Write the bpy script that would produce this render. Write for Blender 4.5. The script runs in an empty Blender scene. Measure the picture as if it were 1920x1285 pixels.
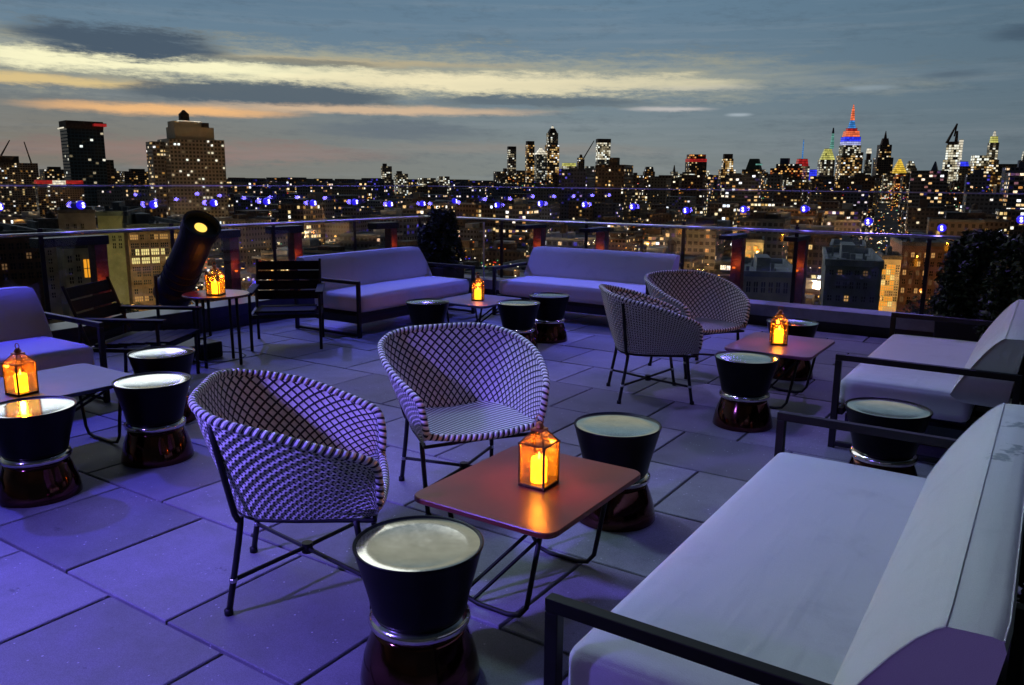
import bpy, math, random
from mathutils import Vector, Matrix
from mathutils.noise import noise as noise_v
R = math.radians
random.seed(7)
scene = bpy.context.scene
col = scene.collection

# ------------------------------------------------------------------ camera
FPX, PITCH, ROLL, HEAD, EYE = 1515.0, R(11.27), R(0.5), R(33.6), 1.55
cam_d = bpy.data.cameras.new('camera')
cam_d.sensor_width = 36
cam_d.lens = 36 * FPX / 1920
cam_d.clip_start = 0.05
cam_d.clip_end = 60000
cam = bpy.data.objects.new('camera', cam_d)
col.objects.link(cam)
fw = Vector((-math.sin(HEAD), math.cos(HEAD), 0))
rt = Vector((math.cos(HEAD), math.sin(HEAD), 0))
look = fw * math.cos(PITCH) + Vector((0, 0, -math.sin(PITCH)))
up0 = fw * math.sin(PITCH) + Vector((0, 0, math.cos(PITCH)))
c_, s_ = math.cos(ROLL), math.sin(ROLL)
cr, cu = rt * c_ + up0 * s_, up0 * c_ - rt * s_
m = Matrix.Identity(4)
for i in range(3):
    m[i][0], m[i][1], m[i][2] = cr[i], cu[i], -look[i]
m[0][3], m[1][3], m[2][3] = 0, 0, EYE
cam.matrix_world = m
scene.camera = cam


def ray(x, y):
    "direction of a point measured on the photograph (1920 wide)"
    return (look * FPX + cr * (x - 960) - cu * (y - 642.5)).normalized()


def at(x, y, z):
    d = ray(x, y)
    return Vector((0, 0, EYE)) + d * ((z - EYE) / d.z)


def far(x, y, dist):
    "point at horizontal distance dist"
    d = ray(x, y)
    return Vector((0, 0, EYE)) + d * (dist / math.hypot(d.x, d.y))


def azel(x, y):
    d = ray(x, y)
    return math.degrees(math.atan2(d.dot(rt), d.dot(fw))), math.degrees(math.asin(d.z))


# ------------------------------------------------------------------ exposure
scene.view_settings.view_transform = 'Standard'
scene.view_settings.look = 'None'
scene.view_settings.exposure = 0
scene.view_settings.gamma = 1
scene.cycles.max_bounces = 6
scene.cycles.transparent_max_bounces = 16
scene.cycles.sample_clamp_indirect = 3
scene.cycles.use_denoising = True


def lin(r, g, b):
    f = lambda v: (v / 255 / 12.92) if v / 255 <= 0.04045 else ((v / 255 + 0.055) / 1.055) ** 2.4
    return (f(r), f(g), f(b), 1)


# ------------------------------------------------------------------ node helper
class NT:
    def __init__(s, nt):
        s.nt = nt

    def new(s, t, **k):
        n = s.nt.nodes.new(t)
        for a, v in k.items():
            setattr(n, a, v)
        return n

    def put(s, sock, v):
        if isinstance(v, bpy.types.NodeSocket):
            s.nt.links.new(v, sock)
        else:
            sock.default_value = v

    def m(s, op, a, b=0.0, c=0.0, clamp=False):
        n = s.new('ShaderNodeMath', operation=op, use_clamp=clamp)
        s.put(n.inputs[0], a); s.put(n.inputs[1], b); s.put(n.inputs[2], c)
        return n.outputs[0]

    def mix(s, f, a, b, blend='MIX'):
        n = s.new('ShaderNodeMix', data_type='RGBA', blend_type=blend)
        s.put(n.inputs['Factor'], f); s.put(n.inputs[6], a); s.put(n.inputs[7], b)
        return n.outputs[2]

    def rng(s, v, a, b, c=0.0, d=1.0, smooth=True):
        n = s.new('ShaderNodeMapRange', interpolation_type='SMOOTHSTEP' if smooth else 'LINEAR')
        for i, x in enumerate((v, a, b, c, d)):
            s.put(n.inputs[i], x)
        return n.outputs[0]

    def xyz(s, x, y, z=0.0):
        n = s.new('ShaderNodeCombineXYZ')
        s.put(n.inputs[0], x); s.put(n.inputs[1], y); s.put(n.inputs[2], z)
        return n.outputs[0]

    def noise(s, v, scale=5.0, detail=3.0, rough=0.5):
        n = s.new('ShaderNodeTexNoise')
        if v is not None:
            s.put(n.inputs['Vector'], v)
        n.inputs['Scale'].default_value = scale
        n.inputs['Detail'].default_value = detail
        n.inputs['Roughness'].default_value = rough
        return n.outputs['Fac']

    def ramp(s, v, stops):
        n = s.new('ShaderNodeValToRGB')
        e = n.color_ramp.elements
        while len(e) < len(stops):
            e.new(0.5)
        for el, (p, c) in zip(e, stops):
            el.position = p; el.color = c
        s.put(n.inputs[0], v)
        return n.outputs[0]


# ------------------------------------------------------------------ sky (world)
world = bpy.data.worlds.new('World')
scene.world = world
world.use_nodes = True
wt = world.node_tree
for n in list(wt.nodes):
    wt.nodes.remove(n)
W = NT(wt)
tc = W.new('ShaderNodeTexCoord')
sep = W.new('ShaderNodeSeparateXYZ')
vr = W.new('ShaderNodeVectorRotate', rotation_type='Z_AXIS')
wt.links.new(tc.outputs['Generated'], vr.inputs['Vector'])
vr.inputs['Angle'].default_value = -HEAD
wt.links.new(vr.outputs[0], sep.inputs[0])
az = W.m('MULTIPLY', W.m('ARCTAN2', sep.outputs[0], sep.outputs[1]), 57.2958)
el = W.m('MULTIPLY', W.m('ARCSINE', sep.outputs[2]), 57.2958)
wv = W.xyz(W.m('MULTIPLY', az, 0.055), W.m('MULTIPLY', el, 0.42))
n1 = W.m('SUBTRACT', W.noise(wv, 2.2, 7, 0.6), 0.5)
n2 = W.m('SUBTRACT', W.noise(W.xyz(W.m('MULTIPLY', az, 0.14), W.m('MULTIPLY', el, 1.6), 5.0), 1.6, 6, 0.6), 0.5)
n3 = W.m('SUBTRACT', W.noise(W.xyz(W.m('MULTIPLY', az, 0.03), W.m('MULTIPLY', el, 0.9), 9.0), 1.5, 4, 0.55), 0.5)
n4 = W.m('SUBTRACT', W.noise(W.xyz(W.m('MULTIPLY', az, 0.62), W.m('ADD', W.m('MULTIPLY', el, 2.6), W.m('MULTIPLY', az, .10)), 2.0), 1.25, 9, 0.72), 0.5)
# clear dusk gradient: warm grey at the horizon, teal blue above, pale cloud deck overhead
base = W.ramp(W.rng(el, 0, 45, 0, 1, False), [
    (0.0, lin(128, 136, 132)), (0.05, lin(120, 134, 138)), (0.14, lin(108, 130, 146)), (0.24, lin(99, 127, 149)),
    (0.32, lin(96, 127, 148)), (0.46, lin(146, 150, 138)), (0.60, lin(156, 158, 146)), (0.70, lin(70, 92, 112)), (1.0, lin(48, 70, 92))])
lefty = W.rng(az, 6, -34)
base = W.mix(W.m('MULTIPLY', lefty, W.rng(el, 9, 1)), base, lin(124, 121, 113))
base = W.mix(W.m('MULTIPLY', W.rng(az, 5, 32), W.rng(el, 25, 8, 0, .6)), base, lin(80, 106, 124))
base = W.mix(W.m('MULTIPLY', lefty, W.rng(el, 9.5, 13.5, 0, .55)), base, lin(70, 86, 104))
base = W.mix(W.m('MULTIPLY_ADD', W.m('ADD', n3, W.m('MULTIPLY', n2, .5)), 0.9, 0.0, True), base, lin(150, 160, 168))
base = W.mix(W.m('MULTIPLY_ADD', W.m('ADD', n1, W.m('MULTIPLY', n4, 1.1)), -1.0, 0.0, True), base, lin(66, 84, 100))
sky_c = base


def cloud(x0, x1, y0, y1, colour, op=1.0, ns=1.0, soft=0.55, slant=0.0):
    "an elongated cloud, given by its extent on the sky"
    global sky_c
    a0, e0 = azel((x0 + x1) / 2, (y0 + y1) / 2)
    ax, _ = azel(x1, (y0 + y1) / 2)
    _, ey = azel((x0 + x1) / 2, y0)
    sa, se = abs(ax - a0), abs(ey - e0)
    da = W.m('DIVIDE', W.m('SUBTRACT', az, a0), sa)
    de = W.m('DIVIDE', W.m('SUBTRACT', W.m('SUBTRACT', el, e0), W.m('MULTIPLY', da, slant)), se)
    de = W.m('ADD', de, W.m('ADD', W.m('MULTIPLY', n2, 1.3 * ns), W.m('MULTIPLY', n4, 2.0 * ns)))
    d = W.m('SQRT', W.m('ADD', W.m('POWER', W.m('ABSOLUTE', da), 2.6), W.m('MULTIPLY', de, de)))
    d = W.m('ADD', d, W.m('MULTIPLY', n1, 1.6 * ns))
    k = W.rng(d, 1 + soft * .5, 1 - soft, 0, op)
    sky_c = W.mix(k, sky_c, colour)


cloud(20, 700, 262, 305, lin(158, 122, 116), .5, 1.1, .9)
cloud(700, 1250, 268, 290, lin(150, 140, 132), .4, 1.0, .9)
cloud(-300, 1560, 88, 186, lin(186, 182, 152), .65, .9, .8, -.30)
cloud(-200, 700, 98, 140, lin(255, 250, 206), 1.0, .9, .7, -.10)
cloud(-300, 420, 138, 160, lin(236, 206, 140), .8, .9, .8)
cloud(500, 1300, 136, 176, lin(250, 238, 196), .9, 1.0, .8, -.10)
cloud(380, 1000, 112, 126, lin(198, 176, 132), .5, 1.2, .8)
cloud(40, 430, 46, 116, lin(70, 88, 106), 1.0, .8, .5, -.25)
cloud(225, 760, 154, 198, lin(82, 98, 112), .97, .8, .4)
cloud(780, 1230, 180, 202, lin(88, 106, 120), .9, 1.2, .6)
cloud(80, 560, 196, 217, lin(246, 190, 130), .95, .7, .8)
cloud(380, 1000, 198, 216, lin(226, 192, 156), .8, .8, .8)
cloud(330, 700, 110, 122, lin(84, 98, 108), .6, 1.5, .6)
cloud(560, 900, 222, 266, lin(94, 110, 124), .75, .9, .8)
cloud(860, 1380, 148, 172, lin(216, 208, 176), .55, 1.3, .9)
cloud(1170, 1340, 200, 210, lin(196, 192, 190), .85, .8, .8)
cloud(1200, 1420, 160, 172, lin(200, 196, 180), .5, 1.0, .8)
cloud(1360, 1410, 212, 219, lin(170, 184, 194), .8, .3, .9)
cloud(1580, 1680, 160, 170, lin(140, 156, 166), .8, .5, .9)
cloud(1840, 2020, 42, 82, lin(66, 88, 108), .9, .7, .8)
cloud(1720, 1850, 132, 146, lin(76, 96, 114), .7, .7, .9)
# away from the afterglow (to the right and behind) the sky is already dark
dd = W.new('ShaderNodeVectorMath', operation='DOT_PRODUCT')
wt.links.new(vr.outputs[0], dd.inputs[0]); dd.inputs[1].default_value = (-.40, .917, 0)
fall = W.rng(dd.outputs['Value'], -.3, .78, .12, 1.0)
sc_w = W.new('ShaderNodeVectorMath', operation='SCALE')
wt.links.new(sky_c, sc_w.inputs[0]); W.put(sc_w.inputs['Scale'], fall)
sky_c = W.mix(W.rng(el, -0.6, -2.0), sc_w.outputs[0], (0.02, 0.02, 0.025, 1))
nish = W.new('ShaderNodeTexSky', sky_type='NISHITA')
nish.sun_disc = False
nish.sun_elevation = R(-3)
nish.sun_rotation = R(-25)
bg1 = W.new('ShaderNodeBackground')
W.put(bg1.inputs[0], sky_c)
bg1.inputs[1].default_value = 0.95
bg2 = W.new('ShaderNodeBackground')
W.put(bg2.inputs[0], nish.outputs[0])
bg2.inputs[1].default_value = 0.05
ad = W.new('ShaderNodeAddShader')
wt.links.new(bg1.outputs[0], ad.inputs[0]); wt.links.new(bg2.outputs[0], ad.inputs[1])
out = W.new('ShaderNodeOutputWorld')
wt.links.new(ad.outputs[0], out.inputs[0])

# afterglow of the sun that has gone down on the left
sun_d = bpy.data.lights.new('sun', 'SUN')
sun_d.energy = 0.5
sun_d.angle = R(40)
sun_d.color = (.88, .95, 1)
sun = bpy.data.objects.new('sun', sun_d)
sun.rotation_euler = Vector((.80, -.38, -.52)).to_track_quat('-Z', 'Y').to_euler()
col.objects.link(sun)


def lamp(name, kind, loc, power, colour, size=.1, target=None, spot=None):
    d = bpy.data.lights.new(name, kind)
    d.energy = power
    d.color = colour
    if kind == 'AREA':
        d.size = size
    else:
        d.shadow_soft_size = size
    if spot:
        d.spot_size = R(spot); d.spot_blend = .8
    o = bpy.data.objects.new(name, d)
    o.location = loc
    if target is not None:
        o.rotation_euler = (Vector(target) - Vector(loc)).to_track_quat('-Z', 'Y').to_euler()
    col.objects.link(o)
    return o


BLUE = (.16, .09, 1.0)
VIOLET = (.36, .18, 1.0)
# bar LEDs behind the viewer (mirrored in the glass), then unseen fill spots added
lamp('unseen_blue_spot', 'SPOT', (-3.5, -1.1, 2.8), 1150, (.20, .14, 1), .12, (-2.45, 1.75, 0), 50)
lamp('unseen_blue_spot', 'SPOT', (-9.4, 2.4, 6.0), 2300, (.08, .06, 1), .12, (-5.5, 2.2, 0), 40)
lamp('unseen_blue_spot', 'SPOT', (-10.4, 7.0, 5.4), 1550, (.12, .13, 1), .12, (-6.2, 6.8, 0), 44)
lamp('unseen_blue_spot', 'SPOT', (-4.4, 12.4, 5.4), 1550, (.12, .13, 1), .12, (-4.4, 8.2, 0), 42)
lamp('violet_fill_spot', 'SPOT', (-3.6, 4.2, 5.0), 330, (.34, .34, 1), .15, (-3.0, 4.5, 0), 66)
lamp('violet_fill_spot', 'SPOT', (-1.6, 10.6, 5.4), 520, (.3, .18, 1), .15, (-1.6, 7.3, 0), 60)
lamp('unseen_blue_spot', 'SPOT', (-.9, 4.2, 4.8), 110, (.2, .22, 1), .2, (-1.4, 3.6, 0), 62)
# blue LED strips hidden under the two rear sofas
for q_ in ((-6.35, 6.1, .14), (-6.35, 7.2, .14), (-5.0, 8.4, .14), (-3.9, 8.4, .14)):
    lamp('strip_light', 'POINT', q_, 2.2, (.07, .05, 1), .06)
lamp('violet_fill_spot', 'SPOT', (-.9, -1.9, 2.0), 75, (.36, .16, 1), .1, (-.2, 1.6, .5), 26)  # unseen violet spot added to tint the near sofa's end
lamp('skylight_fill_spot', 'SPOT', (-4.9, 3.6, 4.6), 280, (.56, .90, .98), .3, (-.2, 3.0, .5), 50)  # unseen pale spot added in place of skylight on the near sofa


# ------------------------------------------------------------------ materials
def mat(name, base=(.5, .5, .5, 1), rough=.5, metal=0.0, spec=.5, noise=None, bump=None, coat=0.0, sheen=0.0):
    "noise=(scale, amount) varies colour; bump=(scale, strength)"
    mt = bpy.data.materials.new(name)
    mt.use_nodes = True
    t = NT(mt.node_tree)
    b = mt.node_tree.nodes['Principled BSDF']
    b.inputs['Roughness'].default_value = rough
    b.inputs['Metallic'].default_value = metal
    b.inputs['Specular IOR Level'].default_value = spec
    b.inputs['Coat Weight'].default_value = coat
    b.inputs['Sheen Weight'].default_value = sheen
    base = tuple(base) if len(base) == 4 else tuple(base) + (1,)
    if noise:
        co = t.new('ShaderNodeTexCoord').outputs['Object']
        f = t.noise(co, noise[0], 4, .6)
        lo = tuple(c * (1 - noise[1]) for c in base[:3]) + (1,)
        hi = tuple(min(1, c * (1 + noise[1])) for c in base[:3]) + (1,)
        t.put(b.inputs['Base Color'], t.mix(t.rng(f, .3, .7), lo, hi))
    else:
        b.inputs['Base Color'].default_value = base
    if bump:
        co = t.new('ShaderNodeTexCoord').outputs['Object']
        bn = t.new('ShaderNodeBump')
        bn.inputs['Strength'].default_value = bump[1]
        bn.inputs['Distance'].default_value = .01
        t.put(bn.inputs['Height'], t.noise(co, bump[0], 3, .6))
        t.put(b.inputs['Normal'], bn.outputs[0])
    return mt


def emat(name, colour, strength):
    mt = bpy.data.materials.new(name)
    mt.use_nodes = True
    b = mt.node_tree.nodes['Principled BSDF']
    b.inputs['Base Color'].default_value = (.02, .02, .02, 1)
    b.inputs['Emission Color'].default_value = tuple(colour) + (1,) if len(colour) == 3 else colour
    b.inputs['Emission Strength'].default_value = strength
    return mt


def facade(name, wall, lit, tint, strength, mask=(.18, .82, .3, .78), rowlit=.0, wallnoise=.25, pier=None, even=False):
    "wall with a grid of windows (one UV unit per bay and floor), some of them lit"
    mt = bpy.data.materials.new(name)
    mt.use_nodes = True
    t = NT(mt.node_tree)
    b = mt.node_tree.nodes['Principled BSDF']
    uv = t.new('ShaderNodeUVMap')
    s = t.new('ShaderNodeSeparateXYZ')
    t.put(s.inputs[0], uv.outputs[0])
    u, v = s.outputs[0], s.outputs[1]
    fu, fv = t.m('FRACT', u), t.m('FRACT', v)
    cu_, cv_ = t.m('FLOOR', u), t.m('FLOOR', v)
    win = t.m('MULTIPLY', t.m('MULTIPLY', t.m('GREATER_THAN', fu, mask[0]), t.m('LESS_THAN', fu, mask[1])),
              t.m('MULTIPLY', t.m('GREATER_THAN', fv, mask[2]), t.m('LESS_THAN', fv, mask[3])))
    win = t.m('MULTIPLY', win, t.m('GREATER_THAN', v, 0.0))
    wn = t.new('ShaderNodeTexWhiteNoise', noise_dimensions='2D')
    t.put(wn.inputs['Vector'], t.xyz(cu_, cv_))
    wn2 = t.new('ShaderNodeTexWhiteNoise', noise_dimensions='2D')
    t.put(wn2.inputs['Vector'], t.xyz(t.m('ADD', cu_, 77.3), t.m('MULTIPLY', cv_, 1.7)))
    wrow = t.new('ShaderNodeTexWhiteNoise', noise_dimensions='1D')
    t.put(wrow.inputs['W'], t.m('ADD', cv_, t.m('MULTIPLY', t.m('FLOOR', t.m('DIVIDE', cu_, 9)), 13.1)))
    thr = t.m('ADD', 1 - lit, t.m('MULTIPLY', t.m('LESS_THAN', wrow.outputs[0], rowlit), -.55))
    thr = t.m('ADD', thr, t.m('MULTIPLY', t.m('SUBTRACT', t.noise(t.xyz(cu_, cv_), .22, 1), .5), -.6 * min(1, lit * 3)))
    on = t.m('MULTIPLY', win, t.m('GREATER_THAN', wn.outputs[0], thr))
    inner = t.noise(t.xyz(t.m('MULTIPLY', u, 3.1), t.m('MULTIPLY', v, 2.3)), 1.6, 1)
    br = t.m('MULTIPLY', t.m('POWER', wn2.outputs[0], 1.6), t.rng(inner, .3, .7, .5, 1.25))
    if even: br = t.m('MULTIPLY_ADD', wn2.outputs[0], .35, .6)
    colr = t.ramp(wn2.outputs[0], tint)
    wc = wall if len(wall) == 4 else tuple(wall) + (1,)
    f = t.noise(t.xyz(t.m('MULTIPLY', u, .4), t.m('MULTIPLY', v, .25)), 2.0, 4, .6)
    wallc = t.mix(f, tuple(c * (1 - wallnoise) for c in wc[:3]) + (1,), tuple(c * (1 + wallnoise) for c in wc[:3]) + (1,))
    if pier:
        pm = t.m('LESS_THAN', t.m('FRACT', t.m('DIVIDE', u, pier[0])), pier[1])
        wallc = t.mix(pm, wallc, tuple(c * 1.9 for c in wc[:3]) + (1,))
    t.put(b.inputs['Base Color'], t.mix(t.m('MULTIPLY', win, .75), wallc, (.012, .014, .018, 1)))
    t.put(b.inputs['Roughness'], t.rng(win, 0, 1, .85, .25))
    t.put(b.inputs['Emission Color'], t.mix(on, (0, 0, 0, 1), colr))
    t.put(b.inputs['Emission Strength'], t.m('MULTIPLY', br, strength))
    return mt


GOLD = [(0, lin(255, 150, 60)), (.4, lin(255, 190, 95)), (.7, lin(255, 220, 150)), (.9, lin(250, 240, 215)), (1, lin(230, 240, 255))]
MIXED = [(0, lin(70, 60, 200)), (.2, lin(90, 75, 210)), (.42, lin(255, 170, 80)), (.75, lin(255, 215, 150)), (1, lin(240, 245, 255))]
BLUE_REFL = [(0, lin(70, 60, 220)), (.6, lin(90, 80, 240)), (.68, lin(255, 205, 140)), (1, lin(240, 240, 255))]  # blue tones here and in MIXED imitate reflections in the glass
REDW = [(0, lin(230, 60, 30)), (.5, lin(255, 120, 50)), (1, lin(255, 210, 120))]
WHITE = [(0, lin(255, 225, 160)), (.6, lin(255, 242, 205)), (1, lin(235, 245, 240))]

M = {}
M['paver'] = mat('paver', (.3, .3, .31, 1), .75, 0, .3)
t = NT(M['paver'].node_tree)
b = M['paver'].node_tree.nodes['Principled BSDF']
geo = t.new('ShaderNodeNewGeometry')
co = t.new('ShaderNodeTexCoord').outputs['Object']
tone = t.rng(geo.outputs['Random Per Island'], 0, 1, .64, 1.22, False)
fine = t.rng(t.noise(co, 260, 2, .7), .35, .65, .82, 1.16)
spk = t.new('ShaderNodeTexVoronoi'); t.put(spk.inputs['Vector'], co); spk.inputs['Scale'].default_value = 34
fleck = t.m('MULTIPLY', t.m('LESS_THAN', spk.outputs['Distance'], .13), t.m('GREATER_THAN', t.noise(co, 11, 2), .56))
blot = t.rng(t.noise(co, 2.3, 6, .7), .3, .72, .70, 1.16)
dirt = t.rng(t.noise(co, 5.5, 6, .75), .62, .72)
g = t.m('MULTIPLY', t.m('MULTIPLY', tone, fine), blot)
cc = t.mix(g, (.0, .0, .0, 1), (.235, .235, .25, 1))
mx = t.new('ShaderNodeVectorMath', operation='SCALE'); mx.inputs[0].default_value = (.235, .235, .252); t.put(mx.inputs['Scale'], g)
cc = t.mix(fleck, mx.outputs[0], (.42, .42, .44, 1))
cc = t.mix(t.m('MULTIPLY', dirt, .6), cc, (.05, .05, .055, 1))
t.put(b.inputs['Base Color'], cc)
bn = t.new('ShaderNodeBump'); bn.inputs['Strength'].default_value = .35; bn.inputs['Distance'].default_value = .004
t.put(bn.inputs['Height'], t.noise(co, 180, 3, .7)); t.put(b.inputs['Normal'], bn.outputs[0])
t.put(b.inputs['Roughness'], t.rng(blot, .8, 1.12, .6, .82))
M['gap'] = mat('gap', (.015, .015, .018, 1), .9)
M['concrete'] = mat('concrete', (.34, .35, .37, 1), .8, noise=(3, .25), bump=(40, .3))
M['dark'] = mat('dark', (.014, .014, .016, 1), .45, noise=(8, .3))
M['frame'] = mat('frame', (.005, .005, .007, 1), .55, 0, .35, noise=(12, .3))
M['steel'] = mat('steel', (.55, .55, .58, 1), .3, 1.0, noise=(30, .15))
M['fabric'] = mat('fabric', (.62, .63, .66, 1), .92, 0, .2, noise=(4, .05), bump=(420, .5), sheen=.15)
# creases and faint grime in the upholstery
t = NT(M['fabric'].node_tree); b = M['fabric'].node_tree.nodes['Principled BSDF']
co = t.new('ShaderNodeTexCoord').outputs['Object']
bn = t.new('ShaderNodeBump'); bn.inputs['Strength'].default_value = .5; bn.inputs['Distance'].default_value = .012
mpw = t.new('ShaderNodeMapping'); t.put(mpw.inputs[0], co); mpw.inputs['Scale'].default_value = (1.6, 9, 5)
wrk = t.noise(mpw.outputs[0], 1.6, 2, .5)
hh = t.m('ADD', t.m('MULTIPLY', t.noise(co, 300, 2, .7), .16), t.m('ADD', t.m('MULTIPLY', t.noise(co, 4, 3, .5), 2.2), t.m('MULTIPLY', t.rng(wrk, .5, .85), .45)))
t.put(bn.inputs['Height'], hh); t.put(b.inputs['Normal'], bn.outputs[0])
grime = t.rng(t.noise(co, 3.2, 6, .7), .52, .75, 0, .35)
wv2 = t.rng(t.noise(co, 600, 1, .5), .3, .7, .93, 1.05)
sc = t.new('ShaderNodeVectorMath', operation='SCALE'); sc.inputs[0].default_value = (.62, .63, .66); t.put(sc.inputs['Scale'], wv2)
t.put(b.inputs['Base Color'], t.mix(grime, sc.outputs[0], (.40, .41, .44, 1)))
M['base_cloth'] = mat('base_cloth', (.03, .032, .06, 1), .9)
M['lacquer'] = mat('lacquer', (.10, .04, .032, 1), .10, 1.0, .6, noise=(6, .3), bump=(9, .10))
M['bowl'] = mat('bowl', (.003, .003, .004, 1), .38, 0, .12, noise=(9, .3))
M['tray'] = mat('tray', (.80, .77, .66, 1), .13, 1.0, noise=(14, .08), bump=(6, .08))
M['ring'] = mat('ring', (.72, .66, .62, 1), .16, 1.0, bump=(9, .2))
M['red_top'] = mat('red_top', (.17, .034, .02, 1), .30, 0, .5, noise=(3, .15), bump=(220, .08))
M['grey_top'] = mat('grey_top', (.07, .075, .17, 1), .5, 0, .5, noise=(3, .15), bump=(220, .08))
M['plum_top'] = mat('plum_top', (.20, .05, .13, 1), .32, 0, .5, noise=(3, .15), bump=(220, .08))
M['brass'] = mat('brass', (.10, .045, .02, 1), .4, .8, noise=(40, .4))
M['copper'] = mat('copper', (.62, .2, .08, 1), .35, .7, noise=(40, .4))
M['candle'] = emat('candle', (1, .47, .02), 6.5)
M['flame'] = emat('flame', (1, .62, .15), 9)
M['wax'] = mat('wax', (.8, .5, .2, 1), .5)
M['blue_glint'] = emat('blue_glint', (.5, .48, 1), 4)
M['blue_halo'] = emat('blue_halo', (.02, .01, .75), 1.0)
M['lens'] = emat('lens', lin(255, 205, 90), 1.5)
M['rust'] = mat('rust', (.11, .028, .016, 1), .6, noise=(9, .45), bump=(60, .3))
M['amber'] = emat('amber', (1, .16, .01), 1.2)
M['bark'] = mat('bark', (.03, .022, .018, 1), .9)
M['wood'] = mat('wood', (.005, .006, .014, 1), .7, 0, .15, noise=(18, .4))
M['cable'] = mat('cable', (.03, .03, .035, 1), .35)
M['roof_tar'] = mat('roof_tar', (.11, .115, .13, 1), .9, noise=(.15, .5))
M['roof_pale'] = mat('roof_pale', (.34, .36, .40, 1), .85, noise=(.15, .4))
M['tank'] = mat('tank', (.09, .065, .055, 1), .9, noise=(.6, .4))
M['unlit'] = mat('unlit', (.015, .017, .02, 1), .25)

gm = bpy.data.materials.new('screen_glass'); gm.use_nodes = True
t = NT(gm.node_tree)
for n in list(gm.node_tree.nodes): gm.node_tree.nodes.remove(n)
tr = t.new('ShaderNodeBsdfTransparent'); tr.inputs[0].default_value = (.93, .95, .97, 1)
gl = t.new('ShaderNodeBsdfGlossy'); gl.inputs['Roughness'].default_value = .015; gl.inputs[0].default_value = (.8, .85, 1, 1)
ms = t.new('ShaderNodeMixShader'); ms.inputs[0].default_value = .035
gm.node_tree.links.new(tr.outputs[0], ms.inputs[1]); gm.node_tree.links.new(gl.outputs[0], ms.inputs[2])
o_ = t.new('ShaderNodeOutputMaterial'); gm.node_tree.links.new(ms.outputs[0], o_.inputs[0])
M['glass'] = gm
M['edge'] = mat('edge', (.5, .5, .58, 1), .3, .3)

pm = bpy.data.materials.new('lantern_pane'); pm.use_nodes = True
t = NT(pm.node_tree)
for n in list(pm.node_tree.nodes): pm.node_tree.nodes.remove(n)
tr = t.new('ShaderNodeBsdfTransparent'); tr.inputs[0].default_value = (1, .84, .55, 1)
df = t.new('ShaderNodeBsdfTranslucent'); df.inputs[0].default_value = (1, .5, .16, 1)
gl = t.new('ShaderNodeBsdfGlossy'); gl.inputs['Roughness'].default_value = .08
ms = t.new('ShaderNodeMixShader')
co = t.new('ShaderNodeTexCoord').outputs['Object']
t.put(ms.inputs[0], t.rng(t.noise(co, 60, 3, .6), .4, .7, .02, .11))
m2 = t.new('ShaderNodeMixShader'); m2.inputs[0].default_value = .05
L = pm.node_tree.links.new
L(tr.outputs[0], ms.inputs[1]); L(df.outputs[0], ms.inputs[2]); L(ms.outputs[0], m2.inputs[1]); L(gl.outputs[0], m2.inputs[2])
o_ = t.new('ShaderNodeOutputMaterial'); L(m2.outputs[0], o_.inputs[0])
M['pane'] = pm


def weave(name, kind):
    mt = bpy.data.materials.new(name); mt.use_nodes = True
    t = NT(mt.node_tree); b = mt.node_tree.nodes['Principled BSDF']
    uv = t.new('ShaderNodeUVMap'); s = t.new('ShaderNodeSeparateXYZ'); t.put(s.inputs[0], uv.outputs[0])
    u, v = s.outputs[0], s.outputs[1]
    if kind == 'stripe':
        p = t.m('FRACT', u)
        hp = t.m('ABSOLUTE', t.m('SUBTRACT', p, .5))
        darkm = t.m('GREATER_THAN', hp, .28)
        h = t.m('SUBTRACT', .5, hp)
    elif kind == 'rim':
        p = t.m('FRACT', t.m('ADD', u, v))
        hp = t.m('ABSOLUTE', t.m('SUBTRACT', p, .5))
        darkm = t.m('GREATER_THAN', hp, .30)
        h = t.m('SUBTRACT', .5, hp)
    else:
        pa, qa = t.m('ADD', u, v), t.m('SUBTRACT', u, v)
        p, q = t.m('FRACT', pa), t.m('FRACT', qa)
        hp, hq = t.m('ABSOLUTE', t.m('SUBTRACT', p, .5)), t.m('ABSOLUTE', t.m('SUBTRACT', q, .5))
        if kind == 'inner':
            darkm = t.m('MAXIMUM', t.m('GREATER_THAN', hp, .365), t.m('GREATER_THAN', hq, .365))
            h = t.m('MULTIPLY', t.m('SUBTRACT', .5, hp), t.m('SUBTRACT', .5, hq))
        else:
            d1 = t.m('MULTIPLY', t.m('GREATER_THAN', hp, .35), t.m('LESS_THAN', hq, .27))
            d2 = t.m('MULTIPLY', t.m('GREATER_THAN', hq, .36), t.m('LESS_THAN', hp, .22))
            cen = t.m('MULTIPLY', t.m('LESS_THAN', hp, .1), t.m('LESS_THAN', hq, .1))
            darkm = t.m('MAXIMUM', t.m('MAXIMUM', d1, d2), cen)
            h = t.m('ADD', t.m('SUBTRACT', .5, hp), t.m('SUBTRACT', .5, hq))
    nz = t.noise(t.xyz(u, v), 3.0, 2)
    wh = t.mix(nz, (.62, .61, .58, 1), (.86, .85, .82, 1))
    t.put(b.inputs['Base Color'], t.mix(darkm, wh, (.012, .012, .014, 1)))
    b.inputs['Roughness'].default_value = .55
    bn = t.new('ShaderNodeBump'); bn.inputs['Strength'].default_value = .9; bn.inputs['Distance'].default_value = .008
    t.put(bn.inputs['Height'], t.m('MULTIPLY', h, 2)); t.put(b.inputs['Normal'], bn.outputs[0])
    return mt


for k in ('inner', 'outer', 'stripe', 'rim'):
    M['w_' + k] = weave('weave_' + k, k)


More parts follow.
